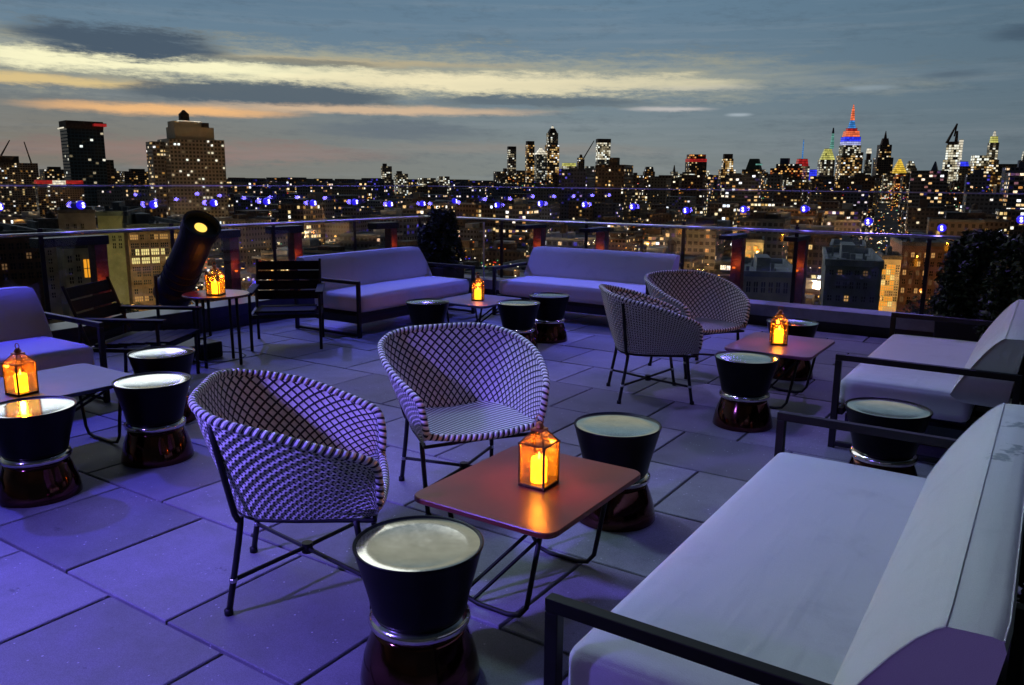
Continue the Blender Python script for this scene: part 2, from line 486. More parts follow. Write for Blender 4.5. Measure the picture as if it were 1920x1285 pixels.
def leafmat(name, c):
    mt = mat(name, c, .6, 0, .3)
    t = NT(mt.node_tree); b = mt.node_tree.nodes['Principled BSDF']
    g = t.new('ShaderNodeNewGeometry')
    f = t.rng(g.outputs['Random Per Island'], 0, 1, .4, 1.7, False)
    sc = t.new('ShaderNodeVectorMath', operation='SCALE'); sc.inputs[0].default_value = c[:3]; t.put(sc.inputs['Scale'], f)
    t.put(b.inputs['Base Color'], sc.outputs[0])
    return mt


M['leaf'] = leafmat('leaf', (.022, .035, .018, 1))
M['leaf2'] = leafmat('leaf_city', (.03, .05, .02, 1))


# ------------------------------------------------------------------ mesh helper
class MB:
    def __init__(s):
        s.v, s.f, s.uv, s.mi = [], [], [], []

    def quad(s, pts, uv=None, mi=0):
        n = len(s.v); s.v += [tuple(p) for p in pts]
        s.f.append(tuple(range(n, n + len(pts)))); s.uv.append(uv or [(0, 0)] * len(pts)); s.mi.append(mi)

    def box(s, x0, x1, y0, y1, z0, z1, mi=0, xf=None, taper=1.0):
        cx, cy = (x0 + x1) / 2, (y0 + y1) / 2
        P = [(x0, y0, z0), (x1, y0, z0), (x1, y1, z0), (x0, y1, z0)]
        P += [(cx + (x - cx) * taper, cy + (y - cy) * taper, z1) for x, y, _ in P]
        if xf: P = [tuple(xf @ Vector(p)) for p in P]
        n = len(s.v); s.v += P
        for f in ((0, 3, 2, 1), (4, 5, 6, 7), (0, 1, 5, 4), (1, 2, 6, 5), (2, 3, 7, 6), (3, 0, 4, 7)):
            s.f.append(tuple(n + i for i in f)); s.uv.append([(0, 0), (1, 0), (1, 1), (0, 1)]); s.mi.append(mi)

    def grid(s, pts, closed_u=False, closed_v=False, uvs=None, mi=0, flip=False):
        "pts[i][j]"
        nu, nv = len(pts), len(pts[0]); n = len(s.v)
        for r in pts: s.v += [tuple(p) for p in r]
        for i in range(nu if closed_u else nu - 1):
            for j in range(nv if closed_v else nv - 1):
                a, b_ = (i, j), (i + 1, j); c, d = (i + 1, j + 1), (i, j + 1)
                q = [a, b_, c, d]
                if flip: q.reverse()
                s.f.append(tuple(n + (x % nu) * nv + (y % nv) for x, y in q))
                s.uv.append([uvs(x, y) if uvs else (x, y) for x, y in q]); s.mi.append(mi)

    def tube(s, path, r, k=8, closed=False, mi=0, cap=True, uvk=None):
        path = [Vector(p) for p in path]; n = len(path)
        rings = []; prev = None; dist = [0]
        for i in range(1, n + 1): dist.append(dist[-1] + (path[i % n] - path[i - 1]).length)
        for i, p in enumerate(path):
            if closed: tg = path[(i + 1) % n] - path[i - 1]
            else: tg = path[min(i + 1, n - 1)] - path[max(i - 1, 0)]
            tg.normalize()
            if prev is None:
                nn = tg.orthogonal().normalized()
            else:
                nn = (prev - tg * prev.dot(tg)).normalized()
            prev = nn; bb = tg.cross(nn)
            rr = r[i] if isinstance(r, (list, tuple)) else r
            rings.append([p + (nn * math.cos(2 * math.pi * j / k) + bb * math.sin(2 * math.pi * j / k)) * rr for j in range(k)])
        uvk = uvk or (1, 1)
        s.grid(rings, closed, True, lambda x, y: (dist[x] * uvk[0], y / k * uvk[1]), mi, flip=True)
        if cap and not closed:
            m0 = len(s.v) - n * k
            s.f.append(tuple(m0 + j for j in range(k))[::-1]); s.uv.append([(0, 0)] * k); s.mi.append(mi)
            m1 = len(s.v) - k
            s.f.append(tuple(m1 + j for j in range(k))); s.uv.append([(0, 0)] * k); s.mi.append(mi)

    def lathe(s, prof, k=40, mi=0, o=(0, 0, 0)):
        pts = [[(o[0] + r * math.cos(2 * math.pi * j / k), o[1] + r * math.sin(2 * math.pi * j / k), o[2] + z) for j in range(k)] for r, z in prof]
        s.grid(pts, False, True, None, mi, flip=True)

    def rbox(s, x0, x1, y0, y1, z0, z1, r=.03, n=8, puff=0.0, mi=0):
        c = Vector(((x0 + x1) / 2, (y0 + y1) / 2, (z0 + z1) / 2)); h = Vector(((x1 - x0) / 2, (y1 - y0) / 2, (z1 - z0) / 2))
        r = min(r, min(h) * .98)

        def mp(p):
            q = Vector([p[i] * h[i] for i in range(3)])
            inn = Vector([max(-(h[i] - r), min(h[i] - r, q[i])) for i in range(3)])
            d = q - inn
            if d.length > 1e-9: d = d.normalized() * r
            o = inn + d
            if puff:
                w = (1 - p[0] ** 2) * (1 - p[1] ** 2) if abs(p[2]) > .5 else 0
                o.z += math.copysign(puff, p[2]) * max(0, w) ** .45 if abs(p[2]) > .999 else 0
            return c + o
        # parameter positions concentrated at the rounded corners
        def ts(hh):
            a = [-1 + (r / hh) * (1 - math.cos(math.pi / 2 * i / 4)) * 1.0 for i in range(5)]
            a = [-1 + r / hh * t_ for t_ in (0, .12, .3, .55, 1)]
            mid = [-1 + r / hh + (2 - 2 * r / hh) * i / n for i in range(1, n)]
            return a + mid + [-x for x in reversed(a)]
        T = [ts(h[i]) for i in range(3)]
        for ax in range(3):
            u, v = [(1, 2), (2, 0), (0, 1)][ax]
            for sg in (-1, 1):
                g_ = []
                for a in T[u]:
                    row = []
                    for b_ in T[v]:
                        p = [0, 0, 0]; p[ax] = sg; p[u] = a; p[v] = b_
                        row.append(mp(p))
                    g_.append(row)
                s.grid(g_, mi=mi, flip=(sg < 0))

    def build(s, name, mats, parent=None, smooth=False, loc=None, rz=0, weld=False, bevel=0):
        me = bpy.data.meshes.new(name)
        me.from_pydata(s.v, [], s.f)
        ul = me.uv_layers.new(name='UVMap')
        flat = [c for f in s.uv for p in f for c in p]
        ul.data.foreach_set('uv', flat)
        me.polygons.foreach_set('material_index', s.mi)
        for mm in (mats if isinstance(mats, (list, tuple)) else [mats]): me.materials.append(mm)
        if smooth: me.polygons.foreach_set('use_smooth', [True] * len(me.polygons))
        o = bpy.data.objects.new(name, me)
        col.objects.link(o)
        if parent: o.parent = parent
        if loc is not None: o.location = loc; o.rotation_euler = (0, 0, rz)
        if weld:
            w = o.modifiers.new('weld', 'WELD'); w.merge_threshold = .0004
        if bevel:
            bv = o.modifiers.new('bevel', 'BEVEL'); bv.width = bevel; bv.segments = 2; bv.limit_method = 'ANGLE'
        return o


def tag(o, label=None, cat=None, group=None, kind=None):
    if label: o['label'] = label
    if cat: o['category'] = cat
    if group: o['group'] = group
    if kind: o['kind'] = kind
    return o


def thing(name, label, cat, loc=(0, 0, 0), rz=0, group=None):
    o = bpy.data.objects.new(name, None)
    o.empty_display_size = .2
    col.objects.link(o)
    o.location = loc; o.rotation_euler = (0, 0, rz)
    return tag(o, label, cat, group)


def dup(root, loc, rz, label):
    r = root.copy(); col.objects.link(r); r.location = loc; r.rotation_euler = (0, 0, rz); r['label'] = label
    for ch in list(root.children):
        c = ch.copy(); col.objects.link(c); c.parent = r
        for g_ in list(ch.children):
            d = g_.copy(); col.objects.link(d); d.parent = c
    return r


# ------------------------------------------------------------------ terrace floor
X0, X1, YB, YF = -7.15, 2.9, -2.0, 8.93
TA, TB = .67, .643
mb = MB()
mb.box(X0 - .2, X1 + .3, YB - .1, YF + .3, -.35, -.03)
tag(mb.build('terrace_slab', M['gap']), kind='structure')
mb = MB()
row = -6
while True:
    y0 = 1.51 + row * TB
    if y0 > YF: break
    # joints at A = 1.81 + .67k above the first line, shifted by half a paver every other row
    off = -1.81 if row % 2 == 0 else -1.475
    k = math.floor((X0 - off) / TA)
    while off + k * TA < X1:
        xa, xb = max(X0, off + k * TA), min(X1, off + (k + 1) * TA)
        ya, yb = max(YB, y0), min(YF, y0 + TB)
        if xb - xa > .02 and yb - ya > .02:
            g_ = .0062; dz = random.uniform(-.0015, .0015); bv = .004
            mb.box(xa + g_, xb - g_, ya + g_, yb - g_, -.03, -bv + dz)
            n = len(mb.v)
            a, b_, c, d = (xa + g_, ya + g_), (xb - g_, ya + g_), (xb - g_, yb - g_), (xa + g_, yb - g_)
            P = [(p[0], p[1], -bv + dz) for p in (a, b_, c, d)]
            P2 = [(xa + g_ + bv, ya + g_ + bv, dz), (xb - g_ - bv, ya + g_ + bv, dz), (xb - g_ - bv, yb - g_ - bv, dz), (xa + g_ + bv, yb - g_ - bv, dz)]
            # replace the top of the box by a chamfered one
            mb.f.pop(-5); mb.uv.pop(-5); mb.mi.pop(-5)
            mb.v[-4:] = P
            base_i = n - 4
            mb.v += P2
            for i in range(4):
                j = (i + 1) % 4
                mb.f.append((base_i + i, base_i + j, n + j, n + i)); mb.uv.append([(0, 0)] * 4); mb.mi.append(0)
            mb.f.append((n, n + 1, n + 2, n + 3)); mb.uv.append([(0, 0)] * 4); mb.mi.append(0)
        k += 1
    row += 1
tag(mb.build('terrace_floor', M['paver']), kind='structure')

# pale kerb that closes the terrace, in front of the glass
for nm, lab, (xa, xb, ya, yb) in (('kerb', 'low pale concrete kerb along the far edge of the terrace below the right glass screen', (-7.6, 2.9, 8.98, 9.3)),
                             ('kerb', 'low concrete kerb along the left edge of the terrace behind the floodlight', (-7.6, -7.22, -2, 8.97))):
    t_ = thing(nm, lab, 'kerb', ((xa + xb) / 2, (ya + yb) / 2, 0), 0)
    hx, hy = (xb - xa) / 2, (yb - ya) / 2
    mb = MB(); mb.box(-hx + .03, hx - .03, -hy + .03, hy - .03, -.3, .10); mb.build('kerb_base', M['dark'], t_)
    mb = MB(); mb.box(-hx, hx, -hy, hy, .10, .23); mb.build('coping', M['concrete'] if ya > 5 else M['dark'], t_, bevel=.008)

# ------------------------------------------------------------------ glass screens and hand rails
RT, GT = 1.04, 1.47


def screen(p0, p1, n, lab):
    p0, p1 = Vector(p0), Vector(p1); d = p1 - p0; Ln = d.length; rz = math.atan2(d.y, d.x)
    t_ = thing('glass_balustrade', lab, 'railing', (p0.x, p0.y, 0), rz)
    for i in range(n):
        a, b_ = Ln * i / n + .008, Ln * (i + 1) / n - .008
        mb = MB(); mb.box(a, b_, .06, .072, .231, GT)
        g_ = mb.build('glass_panel', M['glass'], t_)
        mb = MB(); mb.box(a, b_, .056, .076, GT, GT + .012); mb.build('panel_edge', M['edge'], g_)
    mb = MB(); mb.tube([(-.02, 0, RT), (Ln + .02, 0, RT)], .017, 10)
    mb.build('handrail', M['steel'], t_, smooth=True)
    for i in range(n + 1):
        x = min(max(Ln * i / n, .02), Ln - .02)
        mb = MB(); mb.box(x - .006, x + .006, .005, .055, RT - .01, RT + .01)
        mb.box(x - .02, x + .02, .045, .058, .24, RT + .05)
        mb.build('rail_bracket', M['frame'], t_)
    return t_


screen((-7.62, 9.16, 0), (2.9, 9.16, 0), 8, 'frameless glass screen with steel handrail along the right, far edge of the terrace')
# the left edge runs back along the terrace
screen((-7.75, -1.5, 0), (-7.62, 9.12, 0), 8, 'frameless glass screen with steel handrail along the left edge of the terrace')

# slim steel corner poles
for i, (x, y, zt, lab) in enumerate(((-7.36, 9.1, 1.0, 'slim steel pole at the left side of the corner shrub'), (-6.5, 9.06, 1.0, 'slim steel pole at the right side of the corner shrub'))):
    t_ = thing('slim_pole', lab, 'pole', (x, y, .23), 0, 'slim poles at the terrace corner')
    mb = MB(); mb.lathe([(.0, 0), (.04, 0), (.04, .012), (.013, .014), (.013, zt - .23), (0, zt - .23)], 12); mb.build('shaft', M['steel'], t_, smooth=False)

# reflections of the blue LEDs, built as glowing balls at the glass screens
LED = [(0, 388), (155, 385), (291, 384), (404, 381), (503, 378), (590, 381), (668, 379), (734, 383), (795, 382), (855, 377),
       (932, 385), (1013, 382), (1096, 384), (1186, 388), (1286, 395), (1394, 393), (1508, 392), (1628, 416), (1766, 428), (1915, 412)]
near_txt = ['at the left edge of the photo', 'left of the dark glass tower base', 'left of the stepped apartment tower', 'above the floodlight', 'above the black slatted armchair',
            'above the left end of the rear left sofa', 'above the middle of the rear left sofa', 'over the right half of rear left sofa', 'left of the corner shrub', 'above the corner shrub',
            'right of the corner shrub', 'above the left end of the rear right sofa', 'above the middle of the rear right sofa', 'above the right part of the rear right sofa', 'above the far woven chair',
            'above the left brown post on the right', 'above the right brown post on the right', 'lower spot under the white lit tower', 'lowest spot left of the dark hedge', 'above the dark hedge at the right edge']
led0 = None
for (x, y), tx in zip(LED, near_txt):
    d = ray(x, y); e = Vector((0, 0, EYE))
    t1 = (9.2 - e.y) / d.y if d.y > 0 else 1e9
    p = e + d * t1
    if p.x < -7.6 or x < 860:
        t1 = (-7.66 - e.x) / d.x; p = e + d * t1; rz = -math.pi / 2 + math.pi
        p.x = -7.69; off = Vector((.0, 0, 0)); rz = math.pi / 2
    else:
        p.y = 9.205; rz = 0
    lab = 'blue LED reflection on glass, ' + tx
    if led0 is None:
        led0 = t_ = thing('led_reflection', lab, 'lamp', p, rz, 'blue lamp reflections along the glass screens')
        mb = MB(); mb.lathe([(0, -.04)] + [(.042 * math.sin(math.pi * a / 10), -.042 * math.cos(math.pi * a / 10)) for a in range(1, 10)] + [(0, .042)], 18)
        mb.build('halo_ball', M['blue_halo'], t_, smooth=True)
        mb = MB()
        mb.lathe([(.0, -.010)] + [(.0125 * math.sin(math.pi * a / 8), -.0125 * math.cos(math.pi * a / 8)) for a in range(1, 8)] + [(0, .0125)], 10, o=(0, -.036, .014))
        mb.build('glint', M['blue_glint'], t_, smooth=True)
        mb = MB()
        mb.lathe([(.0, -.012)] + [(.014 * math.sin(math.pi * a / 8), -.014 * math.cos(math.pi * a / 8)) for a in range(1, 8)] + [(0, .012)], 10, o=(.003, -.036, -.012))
        mb.build('glint', M['blue_glint'], t_, smooth=True)
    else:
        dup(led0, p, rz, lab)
    lamp('rail_fill_light', 'POINT', p + (Vector((.075, 0, 0)) if rz else Vector((0, -.075, 0))), 1.5, (.2, .14, 1), .03)  # unseen blue light added at each reflection to tint the handrail
    inn = Vector((.16, 0, 0)) if rz else Vector((0, -.16, 0))


# ------------------------------------------------------------------ brown posts with flat caps outside the glass
def post(px, side, w, wtxt, capdir, glow, toppx, wide=.13):
    d = ray(px, toppx); e = Vector((0, 0, EYE))
    if side == 'R': p = e + d * (9.62 / d.y)
    else: p = e + d * (-8.15 / d.x)
    t_ = thing('parapet_post', wtxt, 'post', (p.x, p.y, -.35), 0, 'brown posts outside the glass')
    h = p.z + .35
    mb = MB(); mb.box(-wide / 2, wide / 2, -wide / 2, wide / 2, 0, h); mb.build('shaft', M['rust'], t_, bevel=.004)
    mb = MB()
    if side == 'R': mb.box(-wide / 2 - .01, wide / 2 + .01, -.5, wide / 2 + .01, h, h + .05)
    else: mb.box(-wide / 2 - .02, wide / 2 + .02, -capdir, wide / 2 + .02, h, h + .09)
    mb.build('cap', M['frame'], t_, bevel=.005)
    if glow:
        inn = Vector((.14, -.05, 0)) if side == 'L' else Vector((0, -.13, 0))
        mb = MB(); mb.lathe([(0, 0), (.016, 0), (.02, .02), (.0, .02)], 12, o=(inn.x, inn.y, h - glow))
        mb.build('uplight', M['amber'], t_)
        lamp('uplight_light', 'POINT', Vector((p.x, p.y, -.35 + h - glow + .06)) + inn, .55, (1, .22, .04), .02)
    return t_


post(182, 'L', 0, 'brown post glowing orange at its foot, behind the folding armchair at the left', .62, .42, 458)
post(432, 'L', 0, 'brown post behind the round table lantern', .45, .4, 445)
post(552, 'L', 0, 'brown post with flat cap behind the black slatted armchair', .4, .35, 436)
post(733, 'L', 0, 'brown post behind the middle of the rear left sofa', .4, .3, 428)
post(1012, 'R', 0, 'brown post behind the left end of the rear right sofa', 0, .3, 427)
post(1130, 'R', 0, 'brown post behind the middle of the rear right sofa', 0, .3, 433)
post(1386, 'R', 0, 'brown post rising behind the far woven chair', 0, .36, 446)
post(1504, 'R', 0, 'brown post right above the far right lantern', 0, .36, 449)


# ------------------------------------------------------------------ foliage
def foliage(mb, n, fn, size):
    for _ in range(n):
        p = Vector(fn()); s_ = size * random.uniform(.6, 1.3)
        a = Vector((random.gauss(0, 1), random.gauss(0, 1), random.gauss(0, .6))).normalized()
        b_ = a.cross(Vector((random.gauss(0, 1), random.gauss(0, 1), random.gauss(0, 1)))).normalized()
        mb.quad([p - a * s_, p - b_ * s_ * .45, p + a * s_, p + b_ * s_ * .45])


def planter_shrub(x, y, rx, ry, z1, lab, n, rz=0, cat='shrub'):
    t_ = thing('potted_shrub', lab, cat, (x, y, 0), rz)
    mb = MB(); mb.box(-rx * .8, rx * .8, -ry * .8, ry * .8, 0, .42, taper=1.08)
    mb.build('planter', M['dark'], t_, bevel=.01)
    mb = MB()
    for k in range(6):
        a = random.uniform(0, 6.28); r0 = random.uniform(0, .5)
        mb.tube([(0, 0, .4), (rx * r0 * math.cos(a) * .5, ry * r0 * math.sin(a) * .5, .4 + (z1 - .4) * .5), (rx * .8 * math.cos(a) * r0, ry * r0 * .8 * math.sin(a), z1 - .1)], [.016, .01, .004], 5)
    mb.build('trunk', M['bark'], t_)

    def fn():
        while True:
            u, v, w = random.uniform(-1, 1), random.uniform(-1, 1), random.random()
            wid = (1 - (w * 1.0 - .35) ** 2 * 1.2) if w > .35 else 1
            bump_ = 1 + .18 * math.sin(u * 7 + w * 11) * math.cos(v * 6 + w * 5)
            if noise_v(Vector((u * 2.2, v * 2.2, w * 3.5 + x * 7))) < -.10 and math.hypot(u, v) > .35: continue
            if math.hypot(u, v) < wid * bump_: return (u * rx, v * ry, .38 + w ** .9 * (z1 - .38) + random.gauss(0, .02))
    mb = MB(); foliage(mb, int(n * 1.6), fn, .032); mb.build('crown', M['leaf'], t_)
    return t_


planter_shrub(-6.93, 8.62, .30, .28, 1.17, 'tall dark shrub in the corner between the two rear sofas', 5200)
# hedge of planters along the right side
for i, (x, y, ry, z1, lab) in enumerate(((0.40, 6.0, .62, 1.2, 'dark bushy hedge plant behind the second sofa on the right'),
                                         (-0.50, 8.2, .42, 1.14, 'dark hedge plant beyond the second sofa, nearest the far glass screen'),
                                         (-0.10, 7.35, .40, 1.16, 'dark hedge plant just past the far end of the second sofa'),
                                         (0.36, 4.3, .8, 1.15, 'dark hedge plant between the two right sofas at the photo edge'),
                                         (0.37, 2.6, .85, 1.0, 'dark hedge plant behind the near right sofa'))):
    planter_shrub(x, y, .33, ry, z1, lab, 6500)


# ------------------------------------------------------------------ sofas
def make_sofa(lab, Ls):
    t_ = thing('sofa', lab, 'sofa', group='pale cushioned sofas with black tube frames')
    hl = Ls / 2
    mb = MB(); mb.rbox(-hl + .05, hl - .05, -.70, .0, .245, .415, .045, 14, .018)
    c = mb.build('seat_cushion', M['fabric'], t_, smooth=True, weld=True)
    mb = MB(); mb.box(-hl + .07, hl - .07, -.68, -.05, .125, .204); mb.box(-hl + .07, hl - .07, -.68, -.05, .2445, .255); mb.build('base_panel', M['base_cloth'], t_)
    # backrest: bulging front face, flat sloped rear
    prof = [(-.585, .40), (-.612, .46), (-.648, .53), (-.69, .60), (-.733, .665), (-.772, .715), (-.803, .745), (-.82, .756),
            (-.895, .760), (-.915, .756), (-.922, .735), (-.905, .62), (-.885, .50), (-.87, .38), (-.85, .36), (-.64, .365)]
    mb = MB(); n = 26; rows = []
    for i in range(n + 1):
        x = (-hl + .04) + (Ls - .08) * i / n
        e = min(i, n - i) / n
        sc_ = 1 - .035 * max(0, 1 - e / .02) ** 2
        rows.append([(x, -.76 + (y + .76) * sc_, .56 + (z - .56) * sc_) for y, z in prof])
    mb.grid(rows, False, True, None)
    k = len(prof)
    for rr, fl in ((rows[0], 1), (rows[-1], 0)):
        mb.quad(rr[::-1] if fl == 0 else rr)
    o = mb.build('back_cushion', M['fabric'], t_, smooth=False)
    me = o.data
    for p in me.polygons:
        p.use_smooth = len(p.vertices) == 4
    mb = MB()
    mb.tube([(r_[7][0], r_[7][1] + .001, r_[7][2] + .0005) for r_ in rows], .002, 6)
    mb.tube([(r_[9][0], r_[9][1] - .001, r_[9][2] + .0005) for r_ in rows], .002, 6)
    for rr, dx in ((rows[0], -.001), (rows[-1], .001)):
        mb.tube([(p[0] + dx, p[1], p[2]) for p in rr[:8]], .003, 6)
    mb.build('piping', M['fabric'], o)
    w = .017
    for s in (-1, 1):
        x = s * (hl - .005)
        mb = MB()
        mb.box(x - w, x + w, -.018, .018, 0, .5345)            # front post
        mb.box(x - w, x + w, -.92, .018, .535, .57)          # arm
        mb.box(x - w, x + w, -.92, -.885, .0, .5345)         # rear post
        mb.box(x - w, x + w, -.884, -.0185, .012, .04)        # floor runner
        mb.build('arm_frame', M['frame'], t_, bevel=.003)
    mb = MB()
    mb.box(-hl + .013, hl - .023, -.045, -.012, .205, .243)
    mb.box(-hl + .013, hl - .023, -.85, -.815, .205, .243)
    for i in range(7):
        x = -hl + .15 + (Ls - .3) * i / 6
        mb.box(x - .02, x + .02, -.814, -.0455, .212, .238)
    mb.build('seat_frame', M['frame'], t_)
    mb = MB()
    for z in (.48, .62):
        mb.box(-hl + .013, hl - .023, -.965, -.95, z, z + .035)
    for s in (-1, 1): mb.box(s * (hl - .4) - .015, s * (hl - .4) + .015, -.95, -.925, .21, .66)
    mb.build('back_frame', M['frame'], t_)
    return t_


PI = math.pi
s1 = make_sofa('large pale sofa in the near right corner, beside the red table', 1.96)
s1.location = (-.90, 2.525, 0); s1.rotation_euler = (0, 0, PI / 2)
# soft damp marks along the top edge of its backrest
ms_ = M['fabric'].copy(); ms_.name = 'fabric_marked'
t = NT(ms_.node_tree); b = ms_.node_tree.nodes['Principled BSDF']
co = t.new('ShaderNodeTexCoord').outputs['Object']
src = b.inputs['Base Color'].links[0].from_socket
wob = t.new('ShaderNodeTexNoise'); wob.inputs['Scale'].default_value = 38; wob.inputs['Detail'].default_value = 4; t.put(wob.inputs['Vector'], co)
tot = 0.0
for (lx, ly, rr) in ((.60, -.87, .045), (.27, -.87, .04), (.20, -.84, .05), (.33, -.88, .028)):
    vd = t.new('ShaderNodeVectorMath', operation='DISTANCE'); t.put(vd.inputs[0], co); vd.inputs[1].default_value = (lx, ly, .757)
    tot = t.m('MAXIMUM', t.rng(t.m('ADD', vd.outputs['Value'], t.m('MULTIPLY', t.m('SUBTRACT', wob.outputs['Fac'], .5), .13)), rr, rr * .3), tot)
t.put(b.inputs['Base Color'], t.mix(t.m('MULTIPLY', tot, .6), src, (.05, .10, .14, 1)))
o = [c for c in s1.children if c.name.startswith('back_cushion')][0]
s2 = make_sofa('pale sofa at the right, second back, in front of the dark hedge', 1.92)
s2.location = (-.97, 5.9, 0); s2.rotation_euler = (0, 0, PI / 2)
s3 = dup(s1, (-4.43, 7.75, 0), PI, 'violet lit sofa at the back, right of the corner shrub')
o.data = o.data.copy(); o.data.materials[0] = ms_
s4 = dup(s2, (-5.66, 6.72, 0), -PI / 2, 'violet lit sofa at the back, left of the corner shrub')
s5 = dup(s2, (-5.42, 2.05, 0), -PI / 2, 'deep blue lit sofa cut off by the left photo edge')


# ------------------------------------------------------------------ woven tub chairs
def catmull(P, n):
    out_ = []
    P = [Vector(p) for p in P]
    Q = [P[0] * 2 - P[1]] + P + [P[-1] * 2 - P[-2]]
    for i in range(1, len(Q) - 2):
        for k in range(n):
            t_ = k / n
            a, b_, c, d = Q[i - 1], Q[i], Q[i + 1], Q[i + 2]
            out_.append(.5 * ((2 * b_) + (c - a) * t_ + (2 * a - 5 * b_ + 4 * c - d) * t_ ** 2 + (3 * b_ - a - 3 * c + d) * t_ ** 3))
    out_.append(P[-1])
    return out_


def make_chair(lab):
    t_ = thing('woven_chair', lab, 'chair', group='black and white woven tub chairs')
    half = [(0, -.352, .79), (.215, -.338, .784), (.348, -.232, .755), (.392, -.04, .708), (.376, .12, .65), (.338, .245, .60), (.316, .284, .565), (.300, .296, .49), (.286, .29, .405)]
    hb = [(0, -.235, .36), (.13, -.225, .36), (.225, -.15, .36), (.258, -.02, .36), (.268, .08, .36), (.276, .17, .362), (.283, .225, .368), (.288, .258, .372), (.290, .276, .372)]
    mirror = lambda L_: [(-x, y, z) for x, y, z in L_[:0:-1]] + list(L_)
    rim = catmull(mirror(half), 7); bas = catmull(mirror(hb), 7)
    nv = 9; cell = .044
    al = [0]
    for i in range(1, len(rim)): al.append(al[-1] + ((rim[i] - rim[i - 1]).length * .6 + (bas[i] - bas[i - 1]).length * .4))

    def surf(off):
        g_ = []
        for i in range(len(rim)):
            r_, b_ = rim[i], bas[i]; rowp = []
            outw = Vector((r_.x, r_.y, 0)).normalized()
            for j in range(nv + 1):
                t1 = j / nv
                p = b_.lerp(r_, t1) + outw * (.007 * math.sin(math.pi * t1)) + outw * off
                rowp.append(p)
            g_.append(rowp)
        return g_
    mb = MB()
    uvf = lambda x, y: (al[x] / cell, y / nv * .40 / cell)
    uvo = lambda x, y: (al[x] / .038, y / nv * 0.40 / .038)
    mb.grid(surf(-.008), uvs=uvf, mi=0, flip=False)
    mb.grid(surf(.008), uvs=uvo, mi=1, flip=True)
    mb.build('woven_shell', [M['w_inner'], M['w_outer']], t_, smooth=True)
    # rim rope running round the shell and along the seat front
    front = [rim[-1].lerp(rim[0], k / 8) + Vector((0, .02 * math.sin(PI * k / 8), -.025 * math.sin(PI * k / 8))) for k in range(1, 8)]
    mb = MB(); mb.tube(rim + front, .0165, 10, closed=True, uvk=(1 / .027, 1))
    mb.build('rim', M['w_rim'], t_, smooth=True)
    # seat of straps
    mb = MB(); g_ = []
    n = len(bas)
    for i in range(n):
        b_ = bas[i]
        g_.append([(b_.x * k / 6, b_.y * 1.0 if False else b_.y, .40 - .014 * (1 - (k / 6) ** 2)) for k in range(7)])
    # front-to-back strips as a simple grid across the outline
    rowsy = [-.215 + .49 * k / 14 for k in range(15)]

    def halfw(y):
        pts = [(p.y, abs(p.x)) for p in bas if p.x >= 0]
        pts.sort()
        if y <= pts[0][0]: return 0.02
        for a, b2 in zip(pts, pts[1:]):
            if a[0] <= y <= b2[0]:
                return a[1] + (b2[1] - a[1]) * (y - a[0]) / max(1e-6, b2[0] - a[0])
        return pts[-1][1] + (y - pts[-1][0]) * .3
    g_ = []
    for y in rowsy:
        w_ = halfw(y) + .018
        g_.append([(w_ * (k / 8 - 1), y, .402 - .016 * (1 - (k / 8 - 1) ** 2)) for k in range(17)])
    uvs_ = lambda x, y: (g_[x][y][0] / .024 + 50 + g_[x][y][1] / .05, g_[x][y][1] / .04)
    mb = MB(); mb.grid(g_, uvs=uvs_, flip=True); mb.grid([[(a, b2, c - .014) for a, b2, c in r_] for r_ in g_], uvs=uvs_)
    mb.build('seat', M['w_stripe'], t_, smooth=True)
    # four legs, bent at seat level and running up outside the shell
    for sx in (-1, 1):
        for rear in (1, 0):
            if rear:
                pts = [(sx * .255, -.255, 0), (sx * .235, -.20, .34), (sx * .245, -.215, .38), (sx * .322, -.262, .73)]
            else:
                pts = [(sx * .275, .265, 0), (sx * .281, .235, .18), (sx * .286, .21, .355)]
            mb = MB(); mb.tube(catmull(pts, 4), .0115, 8); mb.lathe([(0, 0), (.016, 0), (.016, .02), (.011, .024)], 10, o=(pts[0][0], pts[0][1], 0))
            lg = mb.build('leg', M['frame'], t_, smooth=True)
            f_ = pts[0]; g2 = pts[1]; k = .13 / g2[2]
            q = (f_[0] + (g2[0] - f_[0]) * k, f_[1] + (g2[1] - f_[1]) * k, .13)
            mb = MB(); mb.lathe([(.0125, -.008), (.0145, -.006), (.0145, .006), (.0125, .008)], 10, o=q)
            mb.build('joint_ring', M['steel'], lg)
    mb = MB()
    for sx in (-1, 1):
        mb.tube([(sx * .247, -.234, .13), (0, 0, .128 + .004 * sx), (-sx * .280, .240, .13)], .0085, 8)
    mb.lathe([(0, .108), (.022, .108), (.022, .148), (0, .148)], 12)
    mb.build('cross_brace', M['frame'], t_)
    mb = MB(); mb.tube([(p.x, p.y, .352) for p in bas] + [(0.0, .285, .362)], .009, 6, closed=True)
    mb.build('seat_ring', M['frame'], t_, smooth=True)
    return t_


ch = make_chair('woven tub chair seen from behind, nearest at the lower left of the floor')
ch.location = (-2.31, 2.03, 0); ch.rotation_euler = (0, 0, R(-48.6))
dup(ch, (-2.36, 3.12, 0), R(-122.7), 'woven tub chair in the middle, open side facing the red table')
dup(ch, (-2.39, 5.43, 0), R(-54.5), 'woven tub chair seen from behind, right of the low stools at the back')
dup(ch, (-2.43, 6.43, 0), R(-119.9), 'woven tub chair half hidden behind another, at the far glass screen')


